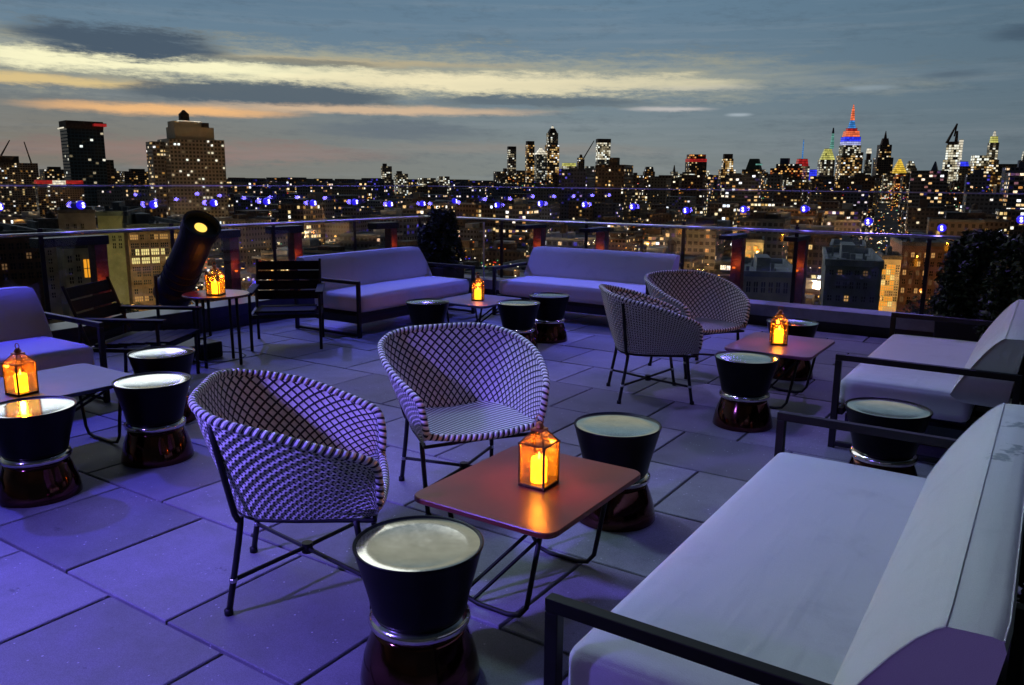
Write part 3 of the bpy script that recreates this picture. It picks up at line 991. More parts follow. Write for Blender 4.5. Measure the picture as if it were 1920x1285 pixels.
# ------------------------------------------------------------------ drum stools
def make_stool(lab, loc):
    t_ = thing('drum_stool', lab, 'stool', loc, random.uniform(0, 6), 'flared drum stools')
    mb = MB()
    mb.lathe([(.0, .225), (.142, .225), (.148, .235), (.155, .27), (.170, .33), (.186, .39), (.199, .44), (.203, .4485), (.2025, .452), (.199, .453), (.195, .450), (.19, .4465)], 56)
    mb.build('bowl', M['bowl'], t_, smooth=True)
    mb = MB()
    mb.lathe([(.1955, .4455), (.19, .447), (.15, .4425), (.08, .4395), (.0, .4385)], 56)
    mb.build('tray', M['tray'], t_, smooth=True)
    mb = MB(); mb.lathe([(.140, .184), (.150, .186), (.158, .192), (.161, .203), (.158, .214), (.15, .22), (.141, .2245)], 56)
    mb.build('waist_ring', M['ring'], t_, smooth=True)
    mb = MB(); mb.lathe([(.0, .0), (.188, .0), (.191, .004), (.188, .03), (.178, .08), (.162, .13), (.148, .165), (.141, .183), (0, .183)], 56)
    mb.build('base', M['lacquer'], t_, smooth=True)
    return t_


def xy(x, y, z): p = at(x, y, z); return (p.x, p.y, 0)


st0 = make_stool('drum stool in front of the red table, nearest the viewer', xy(785, 1017, .45))
for p, lab in (((1158, 796), 'drum stool behind the right end of the red table'),
               ((285, 713), 'drum stool at the right corner of the left table, nearer the woven chair'),
               ((303, 661), 'drum stool behind another, past the far corner of the left table'),
               ((57, 763), 'drum stool cut by the left photo edge, in front of the left lantern'),
               ((802, 566), 'drum stool left of the rear lantern table'),
               ((972, 568), 'drum stool right of the rear lantern'),
               ((1030, 554), 'drum stool in front of the rear right sofa, furthest of the three at the back'),
               ((1400, 670), 'drum stool in front of the far right lantern table'),
               ((1665, 765), 'drum stool between the two right sofas'),
               ((1486, 604), 'drum stool behind the far right lantern table, against the kerb')):
    z = .45
    dup(st0, xy(p[0], p[1], z), random.uniform(0, 6), lab)


# ------------------------------------------------------------------ low tables
def rounded_rect(hx, hy, r, z, k=6):
    P = []
    for cx, cy, a0 in ((hx - r, hy - r, 0), (-hx + r, hy - r, 90), (-hx + r, -hy + r, 180), (hx - r, -hy + r, 270)):
        for i in range(k + 1):
            a = R(a0 + 90 * i / k); P.append((cx + r * math.cos(a), cy + r * math.sin(a), z))
    return P


def make_table(lab, x0, x1, y0, y1, top, rz=0):
    hx, hy = (x1 - x0) / 2, (y1 - y0) / 2
    t_ = thing('low_table', lab, 'table', ((x0 + x1) / 2, (y0 + y1) / 2, 0), rz, 'low rectangular tables')
    mb = MB()
    rr = [rounded_rect(hx - .004, hy - .004, .05, .396), rounded_rect(hx, hy, .054, .400), rounded_rect(hx, hy, .054, .414), rounded_rect(hx - .003, hy - .003, .052, .418)]
    mb.grid(rr, False, True, flip=True); mb.quad(rr[-1]); mb.quad(rr[0][::-1])
    mb.build('table_top', M[top], t_)
    for sy in (-1, 1):
        y = sy * (hy - .11)
        P = [(-hx + .10, y, .392), (-hx + .16, y, .06), (-hx + .19, y, .022), (-hx + .24, y, .011), (hx - .24, y, .011), (hx - .19, y, .022), (hx - .16, y, .06), (hx - .10, y, .392)]
        mb = MB(); mb.tube([(a, b_ * 1.0, c) for a, b_, c in P], .0095, 8); mb.build('sled_leg', M['frame'], t_, smooth=True)
    mb = MB()
    for s in (-1, 1): mb.tube([(s * .03 - .12, -hy + .11, .02), (s * .03 + .12, hy - .11, .36)], .008, 6)
    for s in (-1, 1): mb.box(s * (hx - .11) - .012, s * (hx - .11) + .012, -hy + .08, hy - .08, .380, .3955)
    mb.build('brace', M['frame'], t_)
    return t_


make_table('red metal low table with a lit lantern, nearest the viewer', -1.86, -1.25, 2.12, 2.85, 'red_top')
make_table('blue lit low table at the left photo edge, holding a lantern', -4.95, -4.27, 1.86, 2.62, 'grey_top')
make_table('dark low table between the two rear sofas, holding a lantern', -4.92, -4.29, 5.98, 6.66, 'grey_top')
make_table('plum red low table in front of the second right sofa, holding a lantern', -1.85, -1.25, 5.46, 6.22, 'plum_top')

# round side table by the floodlight
rtp = at(405, 551, .60)
t_ = thing('round_table', 'small round red table beside the floodlight, holding a lantern', 'table', (rtp.x, rtp.y, 0))
mb = MB(); mb.lathe([(0, .585), (.262, .585), (.27, .59), (.27, .598), (.265, .602), (0, .602)], 48); mb.build('table_top', M['red_top'], t_)
for k in range(4):
    a = R(20 + 90 * k)
    mb = MB(); mb.tube([(.19 * math.cos(a), .19 * math.sin(a), .583), (.2 * math.cos(a), .2 * math.sin(a), 0)], .013, 8); mb.build('leg', M['frame'], t_, smooth=True)
mb = MB(); mb.lathe([(.205, .05), (.215, .055), (.205, .06), (.196, .055), (.205, .05)], 40); mb.build('foot_ring', M['frame'], t_)


# ------------------------------------------------------------------ lanterns
def make_lantern(lab, loc, rz):
    t_ = thing('lantern', lab, 'lantern', loc, rz, 'candle lanterns on the tables')
    h, hb, ht = .053, .012, .165
    mb = MB(); mb.box(-h - .004, h + .004, -h - .004, h + .004, 0, hb); mb.build('base', M['brass'], t_, bevel=.002)
    mb = MB()
    for sx in (-1, 1):
        for sy in (-1, 1):
            mb.box(sx * h - .0035, sx * h + .0035, sy * h - .0035, sy * h + .0035, hb, ht)
    e = h + .006
    for s in (-1, 1):
        mb.box(-e, e, s * h - .005, s * h + .005, ht + .0005, ht + .0065)
        mb.box(s * h - .005, s * h + .005, -h + .0055, h - .0055, ht + .001, ht + .006)
    k = .018; tz = .215
    for sx in (-1, 1):
        for sy in (-1, 1):
            mb.tube([(sx * h, sy * h, ht + .005), (sx * k, sy * k, tz)], .003, 6)
    mb.build('frame', M['brass'], t_)
    for s in (-1, 1):
        mb = MB(); mb.box(-h + .004, h - .004, s * h - .0008, s * h + .0008, hb + .001, ht - .0005); mb.build('pane', M['pane'], t_)
        mb = MB(); mb.box(s * h - .0008, s * h + .0008, -h + .004, h - .004, hb + .001, ht - .0005); mb.build('pane', M['pane'], t_)
    mb = MB(); z = ht + .006
    P = [(-h, -h), (h, -h), (h, h), (-h, h)]
    for i in range(4):
        a, b_ = P[i], P[(i + 1) % 4]; q = k / h
        mb.quad([(a[0], a[1], z), (b_[0], b_[1], z), (b_[0] * q, b_[1] * q, tz), (a[0] * q, a[1] * q, tz)])
    mb.build('roof_pane', M['pane'], t_)
    mb = MB(); mb.box(-.024, .024, -.024, .024, tz, tz + .008); mb.lathe([(.014, 0), (.019, .006), (.012, .02), (.004, .026), (0, .027)], 12, o=(0, 0, tz + .008)); mb.build('cap', M['copper'], t_)
    mb = MB(); mb.tube([(.016 * math.cos(2 * PI * j / 16), 0, tz + .042 + .016 * math.sin(2 * PI * j / 16)) for j in range(16)], .0022, 6, closed=True); mb.build('ring', M['copper'], t_)
    mb = MB(); mb.lathe([(0, hb + .0005), (.031, hb + .0005), (.0315, .10), (.028, .108), (.018, .100), (0, .096)], 24); mb.build('candle', M['candle'], t_, smooth=True)
    mb = MB(); mb.lathe([(0, .1), (.004, .104), (.0055, .112), (.003, .125), (0, .132)], 10); mb.build('flame', M['flame'], t_, smooth=True)
    return t_


ORG = (1, .32, .04)
lans = [((1010, 908), .418, 'lit candle lantern standing on the red table nearest the viewer', R(0)),
        ((42, 738), .418, 'lit candle lantern on the blue lit table at the left photo edge', R(8)),
        ((896, 563), .418, 'lit candle lantern on the dark table between the rear sofas', R(30)),
        ((1459, 645), .418, 'lit candle lantern on the plum table in front of the second right sofa', R(22)),
        ((405, 553), .602, 'lit candle lantern on the round table beside the floodlight', R(25))]
l0 = None
for (x, y), z, lab, rz in lans:
    p = at(x, y, z)
    if l0 is None: l0 = make_lantern(lab, p, rz)
    else: dup(l0, p, rz, lab)
    lamp('candle_light', 'POINT', p + Vector((0, 0, .142)), 2.6, ORG, .012)


# ------------------------------------------------------------------ black slatted armchairs
def make_arm(lab, loc, rz):
    t_ = thing('slatted_armchair', lab, 'armchair', loc, rz, 'black slatted armchairs')
    for k in range(6):
        y = -.24 + .098 * k; z = .33 + .006 * k
        mb = MB(); mb.box(-.265, .265, y, y + .082, z, z + .018); mb.build('seat_slat', M['wood'], t_, bevel=.003)
    for k in range(4):
        f = k / 4; z = .40 + .093 * k; y = -.27 - .035 * k - .01
        X = Matrix.Translation((0, y, z)) @ Matrix.Rotation(R(20), 4, 'X')
        mb = MB(); mb.box(-.29, .29, -.009, .009, 0, .085, xf=X); mb.build('back_slat', M['wood'], t_, bevel=.003)
    for s in (-1, 1):
        x = s * .31
        mb = MB(); mb.box(x - .035, x + .035, -.36, .33, .525, .548); mb.build('armrest', M['wood'], t_, bevel=.004)
        mb = MB(); mb.tube([(x, .27, 0), (x, .27, .523)], .014, 8); mb.build('leg', M['frame'], t_)
        mb = MB(); mb.tube([(x, -.33, 0), (x, -.30, .523)], .014, 8); mb.build('leg', M['frame'], t_)
        mb = MB(); mb.box(x - .012, x + .012, -.295, .255, .30, .328); mb.tube([(x * .97, -.25, .33), (x * .97, -.41, .78)], .012, 8); mb.build('side_rail', M['frame'], t_)
    mb = MB(); mb.box(-.295, .295, .225, .25, .295, .328); mb.box(-.295, .295, -.27, -.245, .295, .328); mb.build('cross_rail', M['frame'], t_)
    return t_


a0 = make_arm('black slatted armchair at the left, its back to the orange glowing post', (-5.72, 3.50, 0), R(-59))
dup(a0, (-5.98, 5.14, 0), R(-135), 'black slatted armchair between the round table and the rear left sofa')

# floodlight (long black cylinder, tilted up)
fb, ft = at(322, 556, .52), at(374, 430, 1.08)
fb = Vector((0, 0, EYE)) + (fb - Vector((0, 0, EYE))) * 1.0
ft = Vector((0, 0, EYE)) + ray(376, 428) * ((fb - Vector((0, 0, EYE))).length * .925)
ax = (ft - fb).normalized()
t_ = thing('floodlight', 'large black cylindrical floodlight tilted upward behind the round table, amber lens lit', 'floodlight', (fb.x, fb.y, 0))
q = ax.to_track_quat('Z', 'Y').to_matrix().to_4x4()
LL = (ft - fb).length


def local_lathe(prof, nm, mt, k=32, smooth=False):
    mb = MB(); mb.lathe(prof, k)
    X = Matrix.Translation((0, 0, fb.z)) @ q
    mb.v = [tuple(X @ Vector(p)) for p in mb.v]
    return mb.build(nm, mt, t_, smooth=smooth)


local_lathe([(0, -.03), (.13, -.03), (.165, .02), (.17, .12), (.165, .125), (.145, .15), (.14, LL - .06), (.152, LL - .05), (.155, LL + .05), (.135, LL + .05), (.13, LL + .0)], 'body', M['frame'])
for zz in (.22, .30, .38):
    local_lathe([(.138, zz), (.153, zz + .005), (.153, zz + .012), (.138, zz + .017)], 'cooling_rib', M['frame'])
local_lathe([(0, LL + .005), (.08, LL + .003), (.131, LL - .0)], 'lens_surround', M['dark'])
local_lathe([(0, LL + .02), (.035, LL + .018), (.05, LL + .01), (.05, LL + .004)], 'lens', M['lens'])
mb = MB()
mid = fb + ax * LL * .35 - Vector((fb.x, fb.y, 0))
sd = ax.cross(Vector((0, 0, 1))).normalized()
for s in (-1, 1):
    mb.tube([mid + sd * s * .2, mid + sd * s * .23, Vector((mid.x, mid.y, .16)) + sd * s * .23, Vector((mid.x, mid.y, .14)) + sd * s * .1], .014, 6)
mb.build('yoke', M['frame'], t_)
mb = MB(); mb.rbox(mid.x - .24, mid.x + .24, mid.y - .2, mid.y + .2, 0, .14, .015, 3); mb.build('base', M['frame'], t_, weld=True)

# loose cables behind the left table
cab = [((250, 640), (300, 622), (345, 600), (372, 580), (360, 565)), ((300, 632), (330, 612), (352, 622), (385, 600)), ((270, 655), (335, 625), (372, 622), (345, 600), (320, 590))]
for i, c in enumerate(cab):
    pts = [at(x, y, .02 + .05 * (k % 2)) for k, (x, y) in enumerate(c)]
    mb = MB(); mb.tube(catmull(pts, 8), .011, 6)
    tag(mb.build('cable', M['cable'], smooth=True), ['looping black cable behind the far stool at the left', 'short black cable lying nearest the round table', 'black cable coiled by the base of the floodlight'][i], 'cable', 'cables by the floodlight')

#CITY
# ------------------------------------------------------------------ the city
GZ = -60.0
mb = MB(); mb.quad([(-30000, -8000, GZ), (26000, -8000, GZ), (26000, 40000, GZ), (-30000, 40000, GZ)])
M['street'] = mat('street', (.03, .03, .033, 1), .8, noise=(.02, .3))
tag(mb.build('city_ground', M['street']), kind='structure')

F = {}
F['brick'] = facade('facade_brick', (.11, .065, .05), .13, GOLD, 2.16)
F['brown'] = facade('facade_brown', (.13, .09, .065), .19, GOLD, 2.43, (.25, .75, .25, .75))
F['tan'] = facade('facade_tan', (.22, .185, .135), .11, GOLD, 2.16, (.3, .7, .3, .75))
F['grey'] = facade('facade_grey', (.16, .165, .18), .13, MIXED, 2.16)
F['blueish'] = facade('facade_blueish', (.09, .10, .15), .18, BLUE_REFL, 2.03)
F['loft'] = facade('facade_loft', (.12, .08, .06), .32, GOLD, 2.43, (.12, .88, .2, .8), .15)
F['office'] = facade('facade_office', (.10, .105, .13), .26, MIXED, 2.43, (.06, .94, .25, .8), .12)
names = {'brick': 'dark brick', 'brown': 'brown', 'tan': 'tan', 'grey': 'grey', 'blueish': 'slate', 'loft': 'brown loft', 'office': 'dark glass'}


def walls(mb, x0, x1, y0, y1, z0, z1, bay=3.0, flr=3.5, mi=0, xf=None, taper=1.0, top=True, off=None):
    off = off or (random.randint(0, 999), random.randint(1, 400))
    cx, cy = (x0 + x1) / 2, (y0 + y1) / 2
    P = [(x0, y0), (x1, y0), (x1, y1), (x0, y1)]
    Q = [(cx + (x - cx) * taper, cy + (y - cy) * taper) for x, y in P]
    u = off[0]
    nf = max(1, round((z1 - z0) / flr))
    for i in range(4):
        j = (i + 1) % 4
        Ln = math.hypot(P[j][0] - P[i][0], P[j][1] - P[i][1]); nb = max(1, round(Ln / bay))
        pts = [(*P[i], z0), (*P[j], z0), (*Q[j], z1), (*Q[i], z1)]
        if xf: pts = [tuple(xf @ Vector(p)) for p in pts]
        mb.quad(pts, [(u, off[1]), (u + nb, off[1]), (u + nb, off[1] + nf), (u, off[1] + nf)], mi)
        u += nb + 3
    if top:
        pts = [(*q, z1) for q in Q]
        if xf: pts = [tuple(xf @ Vector(p)) for p in pts]
        mb.quad(pts, [(0, -5)] * 4, mi)


def add_tank(t_, x, y, z, s=1.0):
    mb = MB()
    for a in range(4): mb.tube([(x + 1.2 * s * math.cos(a * PI / 2), y + 1.2 * s * math.sin(a * PI / 2), z), (x + 1.1 * s * math.cos(a * PI / 2), y + 1.1 * s * math.sin(a * PI / 2), z + 2.4 * s)], .14 * s, 4)
    mb.lathe([(0, 2.4 * s), (1.7 * s, 2.4 * s), (1.7 * s, 5.6 * s), (0, 7.0 * s)], 12, o=(x, y, z))
    return mb.build('water_tank', M['tank'], t_)


def building(x, y, w, d, h, rz, fk, lab, clutter=True, group='city buildings below the terrace', roofm=None, bay=3.0, flr=3.5):
    t_ = thing('city_building', lab, 'building', (x, y, GZ), rz, group)
    mb = MB(); walls(mb, -w / 2, w / 2, -d / 2, d / 2, 0, h, bay, flr, top=False)
    mb.build('wall', F[fk], t_)
    mb = MB(); p = .35
    mb.quad([(-w / 2, -d / 2, h), (w / 2, -d / 2, h), (w / 2, d / 2, h), (-w / 2, d / 2, h)])
    for (a, b_, c, e_) in ((-w / 2 - .1, w / 2 + .1, -d / 2 - .1, -d / 2 + p), (-w / 2 - .1, w / 2 + .1, d / 2 - p, d / 2 + .1), (-w / 2 - .1, -w / 2 + p, -d / 2 + p, d / 2 - p), (w / 2 - p, w / 2 + .1, -d / 2 + p, d / 2 - p)):
        mb.box(a, b_, c, e_, h + .02, h + 1.0)
    mb.build('roof', roofm or M[random.choice(['roof_tar', 'roof_pale', 'roof_tar'])], t_)
    if clutter:
        for k in range(random.randint(1, 2)):
            a, b_ = random.uniform(.12, .22) * w, random.uniform(.12, .25) * d
            cx, cy = random.uniform(-.28, .28) * w, random.uniform(-.28, .28) * d
            hh = random.uniform(2.2, 4.5)
            mb = MB(); mb.box(cx - a, cx + a, cy - b_, cy + b_, h + .03, h + hh); mb.build('roof_bulkhead', M[random.choice(['roof_pale', 'tank'])], t_)
        if random.random() < .22: add_tank(t_, random.uniform(-.3, .3) * w, random.uniform(-.3, .3) * d, h + .03)
    return t_


SECT = [(-34, 'beyond the far left sofa'), (-29, 'beyond the left folding armchair'), (-24, 'left of the floodlight'), (-19, 'beyond the floodlight'), (-14, 'beyond the black slatted armchair'),
        (-9, 'over the rear left sofa'), (-5, 'left of the corner shrub'), (0, 'right of the corner shrub'), (4, 'over the rear right sofa'), (9, 'over the rear right sofa arm'),
        (14, 'over the far woven chair'), (19, 'over the far right lantern'), (24, 'over the kerb end'), (29, 'left of the hedge'), (40, 'behind the dark hedge')]
ORD = ['nearest', 'second nearest', 'third nearest', 'fourth nearest', 'fifth nearest', 'sixth nearest', 'seventh nearest', 'eighth nearest', 'ninth nearest', 'tenth nearest'] + ['number %d from the front' % k for k in range(11, 60)]


def polar(x, y):
    v = Vector((x, y, 0))
    return math.degrees(math.atan2(v.dot(rt), v.dot(fw))), v.length


# keep-out zones for the buildings made by hand: (azimuth from, to, distance from, to)
def azx(x): return azel(x, 342)[0]


KEEP = [(azx(-40), azx(345), 60, 262), (azx(1480), azx(1720), 60, 240), (azx(1320), azx(1480), 60, 230), (azx(1640), azx(1790), 60, 330)]
GR = R(9)
cg, sg = math.cos(GR), math.sin(GR)
lots = []
for ring, (ra, rb, lot, bw, bd) in enumerate([(95, 760, 25, 3, 8), (760, 1700, 34, 4, 9), (1700, 3600, 60, 4, 9), (3600, 9500, 130, 99, 99)]):
    nmax = int(rb / lot) + 2
    for i in range(-nmax, nmax):
        for j in range(-nmax, nmax):
            if i % (bw + 1) == 0 or (bd < 90 and j % (bd + 1) == 0): continue
            gx, gy = (i + random.uniform(-.1, .1)) * lot, (j + random.uniform(-.1, .1)) * lot
            x, y = gx * cg - gy * sg, gx * sg + gy * cg
            a, r_ = polar(x, y)
            if not (ra <= r_ < rb and abs(a) < 36.5): continue
            hw_ = math.degrees(math.atan(17 / r_)) if r_ < 760 else 0
            if any(k[0] - hw_ < a < k[1] + hw_ and k[2] < r_ < k[3] for k in KEEP): continue
            lots.append((r_, a, x, y, lot))
lots.sort()
sect_n = {}
stuffb = {k: MB() for k in F}
used = 0
for r_, a, x, y, lot in lots:
    w, d = lot * random.uniform(.72, .94), lot * random.uniform(.72, .94)
    q = random.random()
    if r_ < 760:
        h = random.uniform(14, 30) if q < .75 else random.uniform(30, 48)
        h = min(h, 8 + r_ * .11) if r_ < 250 else h
        if a > 12 and r_ < 330: h = min(h, 26)
    elif r_ < 3600:
        h = random.uniform(14, 36) if q < .85 else random.uniform(36, 58)
        if a > 2 and q > .93: h = random.uniform(50, 78)
        if r_ > 1500 and a > 2 and q > .9: h = random.uniform(55, 95)
    else:
        h = random.uniform(25, 60) if a < 1 else random.uniform(35, 95)
        if a > 10 and q > .7: h = random.uniform(80, 190)
        if a < 1 and q > .93: h = random.uniform(60, 85)
        if a > 1 and a < 10 and q > .9: h = random.uniform(90, 150)
    if r_ > 1300:
        cap = 61.5 + (.0105 if a > 2 else .003) * r_ * random.uniform(.1, 1) ** 1.5
        h = min(h, cap)
    fk = random.choice(['brick', 'brown', 'tan', 'grey', 'loft', 'blueish', 'office', 'brick', 'loft'])
    if -18 < a < 3 and r_ > 500 and random.random() < .45: fk = 'blueish'
    sc_ = max(1.0, r_ / 900)
    if used < 262:
        used += 1
        sname = next(n for lim, n in SECT if a <= lim)
        k = sect_n.get(sname, 0); sect_n[sname] = k + 1
        hw = 'low' if h < 20 else ('mid-height' if h < 34 else 'tall')
        lab = '%s %s building, %s %s' % (hw, names[fk], ORD[min(k, 58)], sname)
        building(x, y, w, d, h, GR + random.choice([0, PI / 2]) , fk, lab, clutter=r_ < 620, bay=2.3, flr=3.0)
    else:
        mbx = stuffb[fk]
        X = Matrix.Translation((x, y, GZ)) @ Matrix.Rotation(GR, 4, 'Z')
        walls(mbx, -w / 2, w / 2, -d / 2, d / 2, 0, h, 3.2 * sc_, 3.4 * sc_, 0, X)
        if random.random() < .5 and r_ < 3600:
            ww = w * random.uniform(.2, .45)
            walls(mbx, -ww / 2, ww / 2, -ww / 2, ww / 2, h, h + random.uniform(2, 7), 40, 40, 0, X, off=(0, -50))
# the far city is one mass of thousands of blocks
allb = MB(); keys = list(F)
for ki, k in enumerate(keys):
    s_ = stuffb[k]; n = len(allb.v)
    allb.v += s_.v; allb.f += [tuple(n + i for i in f) for f in s_.f]; allb.uv += s_.uv; allb.mi += [ki] * len(s_.f)
tag(allb.build('far_city', [F[k] for k in keys]), kind='stuff')

# far street, roof and window lights: thousands of small lamps, violet ones imitate reflections
LM = [emat('light_gold', lin(255, 190, 90), 2.2), emat('light_white', lin(255, 240, 205), 2.6), emat('light_orange', lin(255, 130, 40), 2.0), emat('violet_reflection', lin(80, 60, 255), 1.6), emat('light_red', lin(255, 40, 30), 1.6), emat('light_green', lin(120, 255, 170), .9)]
mb = MB()
for _ in range(13000):
    a = random.uniform(-35, 35); r_ = 260 * (9000 / 260) ** (random.random() ** 1.1)
    th_ = R(a); v = fw * math.cos(th_) + rt * math.sin(th_)
    x, y = v.x * r_, v.y * r_
    if any(k[0] < a < k[1] and k[2] < r_ < k[3] + 60 for k in KEEP): continue
    dens = .35 + .65 * max(0, min(1, (a + 5) / 22))
    if random.random() > dens: continue
    top_ = 32 if r_ < 1000 else (46 if a < 0 else 60)
    z = GZ + random.uniform(18, top_)
    s_ = max(.3, r_ / 1545 * random.uniform(.4, 1.05))
    q = random.random()
    mi = 0 if q < .42 else 1 if q < .68 else 2 if q < .85 else 3 if q < .89 else 4 if q < .94 else 5
    if -20 < a < 6 and random.random() < .12: mi = 3  # extra violet specks in place of blue reflections in the glass
    X = Matrix.Translation((x, y, z))
    mb.box(-s_ * random.uniform(.4, 1.3), s_ * .6, -s_ * .6, s_ * .6, -s_ * .45, s_ * .45, mi, X)
tag(mb.build('city_lights', LM), kind='stuff')


# ------------------------------------------------------------------ towers of the skyline
def tw_facade(nm, wall, lit, tint, st, **k):
    F[nm] = facade('facade_' + nm, wall, lit, tint, st, **k); return nm


tw_facade('t_glass', (.03, .075, .11), .05, WHITE, 1.5, mask=(.1, .9, .2, .85))
tw_facade('t_stone', (.17, .15, .12), .10, WHITE, 1.8, mask=(.2, .8, .25, .8))
tw_facade('t_plain', (.34, .31, .24), .0, WHITE, 1.0, mask=(.0, .01, .0, .01))
tw_facade('t_gold', (.34, .27, .19), .62, GOLD, 1.7, mask=(.08, .92, .2, .85))
tw_facade('t_white', (.4, .4, .35), .88, WHITE, 1.7, mask=(.05, .95, .15, .9))
tw_facade('t_cream', (.42, .38, .30), .5, WHITE, 1.5, mask=(.1, .9, .2, .85))
tw_facade('t_dark', (.10, .085, .08), .24, GOLD, 1.5, mask=(.15, .85, .25, .8))
tw_facade('t_steel', (.30, .36, .40), .38, WHITE, .9, mask=(.1, .9, .2, .85))
tw_facade('t_red', (.20, .07, .055), .42, REDW, 1.5, mask=(.1, .9, .2, .85))
tw_facade('t_pink', (.12, .03, .04), .8, [(0, lin(220, 40, 110)), (1, lin(255, 110, 170))], 1.3, mask=(.05, .95, .1, .9))
E_ = {}


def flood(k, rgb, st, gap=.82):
    "floodlit masonry: the coloured light is put into wall colour and glowing rows"
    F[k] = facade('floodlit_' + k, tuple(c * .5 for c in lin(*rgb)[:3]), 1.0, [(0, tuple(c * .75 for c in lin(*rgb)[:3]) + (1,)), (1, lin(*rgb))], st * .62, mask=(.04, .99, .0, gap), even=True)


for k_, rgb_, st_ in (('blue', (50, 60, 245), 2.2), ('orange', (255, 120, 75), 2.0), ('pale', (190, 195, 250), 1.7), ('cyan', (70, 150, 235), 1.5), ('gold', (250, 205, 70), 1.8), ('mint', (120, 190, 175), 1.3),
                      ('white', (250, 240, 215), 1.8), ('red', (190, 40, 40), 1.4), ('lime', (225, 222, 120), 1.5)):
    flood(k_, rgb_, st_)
NAVY = mat('navy_wall', (.03, .05, .12, 1), .6)
GRN = mat('patina', (.05, .08, .07, 1), .7)


def tmat(k): return F[k] if k in F else (E_[k] if k in E_ else {'navy': NAVY, 'dark': M['tank'], 'patina': GRN, 'roof': M['roof_tar'], 'steel': M['dark']}[k])


def tower(lab, D, xc, tiers, rot=18, cat='tower', name='skyscraper', group=None, cell=3.3):
    """tiers: (part name, width px, y bottom, y top, material, taper, x shift px, depth factor) as measured on the photograph"""
    base = far(xc, 342, D)
    rz = math.atan2(base.y, base.x) - PI / 2 + R(rot)
    t_ = thing(name, lab, cat, (base.x, base.y, GZ), rz, group)
    k = D / 1545 / max(.2, math.cos(R(azel(xc, 342)[0]))) ** .5
    wf = 1 / (math.cos(R(abs(rot))) + .8 * math.sin(R(abs(rot))))
    rv = Vector((math.cos(-R(rot)), math.sin(-R(rot))))
    for tr_ in tiers:
        pn, wpx, yb, yt, mk = tr_[:5]
        tp = tr_[5] if len(tr_) > 5 else 1.0
        sh = tr_[6] if len(tr_) > 6 else 0
        df_ = tr_[7] if len(tr_) > 7 else .8
        zt = far(xc + sh, yt, D).z - GZ
        zb = 0 if yb is None else far(xc + sh, yb, D).z - GZ
        w = wpx * k * wf
        ox, oy = rv.x * sh * k, rv.y * sh * k
        mb = MB()
        if mk in F or mk in ('dark', 'navy', 'roof', 'patina') or mk in E_:
            walls(mb, ox - w / 2, ox + w / 2, oy - w * df_ / 2, oy + w * df_ / 2, zb, zt, k * cell, k * cell, taper=tp)
        mb.build(pn, tmat(mk), t_)
    return t_


# left: dark glass tower with lit crown
tower('dark blue glass tower with a red and white lit crown, left part of the skyline', 900, 162, [
    ('wall', 60, None, 242, 't_glass'), ('crown', 61, 243.5, 229, 'dark'), ('light_strip', 58, 243.4, 240.5, 'white', 1.0, -4), ('crown_sign', 20, 239, 233, 'red', 1, 20, 3.2), ('side_wing', 14, None, 300, 't_dark', 1, 34)], 14, cell=5)
tower('stepped tan apartment tower with a round water tank, tallest on the left skyline', 700, 358, [
    ('wall', 104, None, 263, 't_stone', 1, 4), ('west_wing', 40, None, 267, 't_dark', 1, -44, 1.2), ('upper_block', 74, 262, 240, 't_plain', 1, 4), ('penthouse', 52, 240, 229, 't_plain', 1, -4), ('mechanical_box', 14, 240, 231, 'dark', 1, 27), ('water_tank', 17, 229, 214, 'dark', .95, -4), ('tank_roof', 15, 214, 207, 'dark', .2, -4),
    ('light_strip', 40, 230.5, 228.9, 'white', 1, -4, 1.9)], 16, cell=6)
tower('unfinished dark building at the left photo edge, below two cranes', 800, 18, [
    ('wall', 76, None, 306, 't_dark'), ('upper_floors', 50, 306, 293, 'dark', 1, -10), ('stair_core', 12, 293, 286, 'dark', 1, -20)], 10, cat='building', name='unfinished_building')
for lab, pts, D in (('small tower crane at the left edge with its jib up', [(2, 292), (18, 263)], 800), ('tower crane leaning left, right of the first crane', [(62, 316), (45, 266)], 800),
                    ('thin crane jib leaning right in the middle skyline cluster', [(1090, 304), (1114, 264)], 3600)):
    a, b_ = far(*pts[0], D), far(*pts[1], D)
    t_ = thing('tower_crane', lab, 'crane', (a.x, a.y, GZ), 0, 'cranes on the skyline')
    k = D / 1545
    mb = MB(); mb.tube([(0, 0, 0), (0, 0, a.z - GZ)], k * 1.3, 5); mb.build('mast', M['tank'], t_)
    mb = MB(); mb.tube([(0, 0, a.z - GZ), tuple(b_ - Vector((a.x, a.y, GZ)))], [k * 1.4, k * .8], 5); mb.build('jib', M['tank'], t_)
# low ridge of roofs on the left horizon
for i, (xc, w, yt, lab) in enumerate(((262, 60, 322, 'low dark roof on the horizon left of the stepped tower'), (212, 44, 321, 'low dark roof right beside the dark glass tower'), (108, 46, 318, 'low dark block between the crane and the glass tower'),
                                      (725, 20, 312, 'lone tan tower on the middle left horizon'), (752, 26, 326, 'low block right of the lone tan tower'), (800, 34, 334, 'pale low roof on the middle horizon'), (832, 22, 331, 'small lit dome roof on the middle horizon'))):
    tower(lab, 1500 + 40 * i, xc, [('wall', w, None, yt, 't_dark' if i in (0, 1, 2) else 't_cream')] + ([('roof_box', w * .4, yt, yt - 5, 'dark', 1, -3)] if i < 5 else []), 12, cat='building', name='horizon_building')
mbx = tower('red lit flat roof with a white sign light, below the left skyline', 620, 110, [('wall', 66, None, 352, 't_dark'), ('lit_roof', 66, 345, 338, 'red'), ('sign_light', 18, 349, 338, 'white', 1, -2, 4.2)], 5, cat='building', name='lit_roof_building')

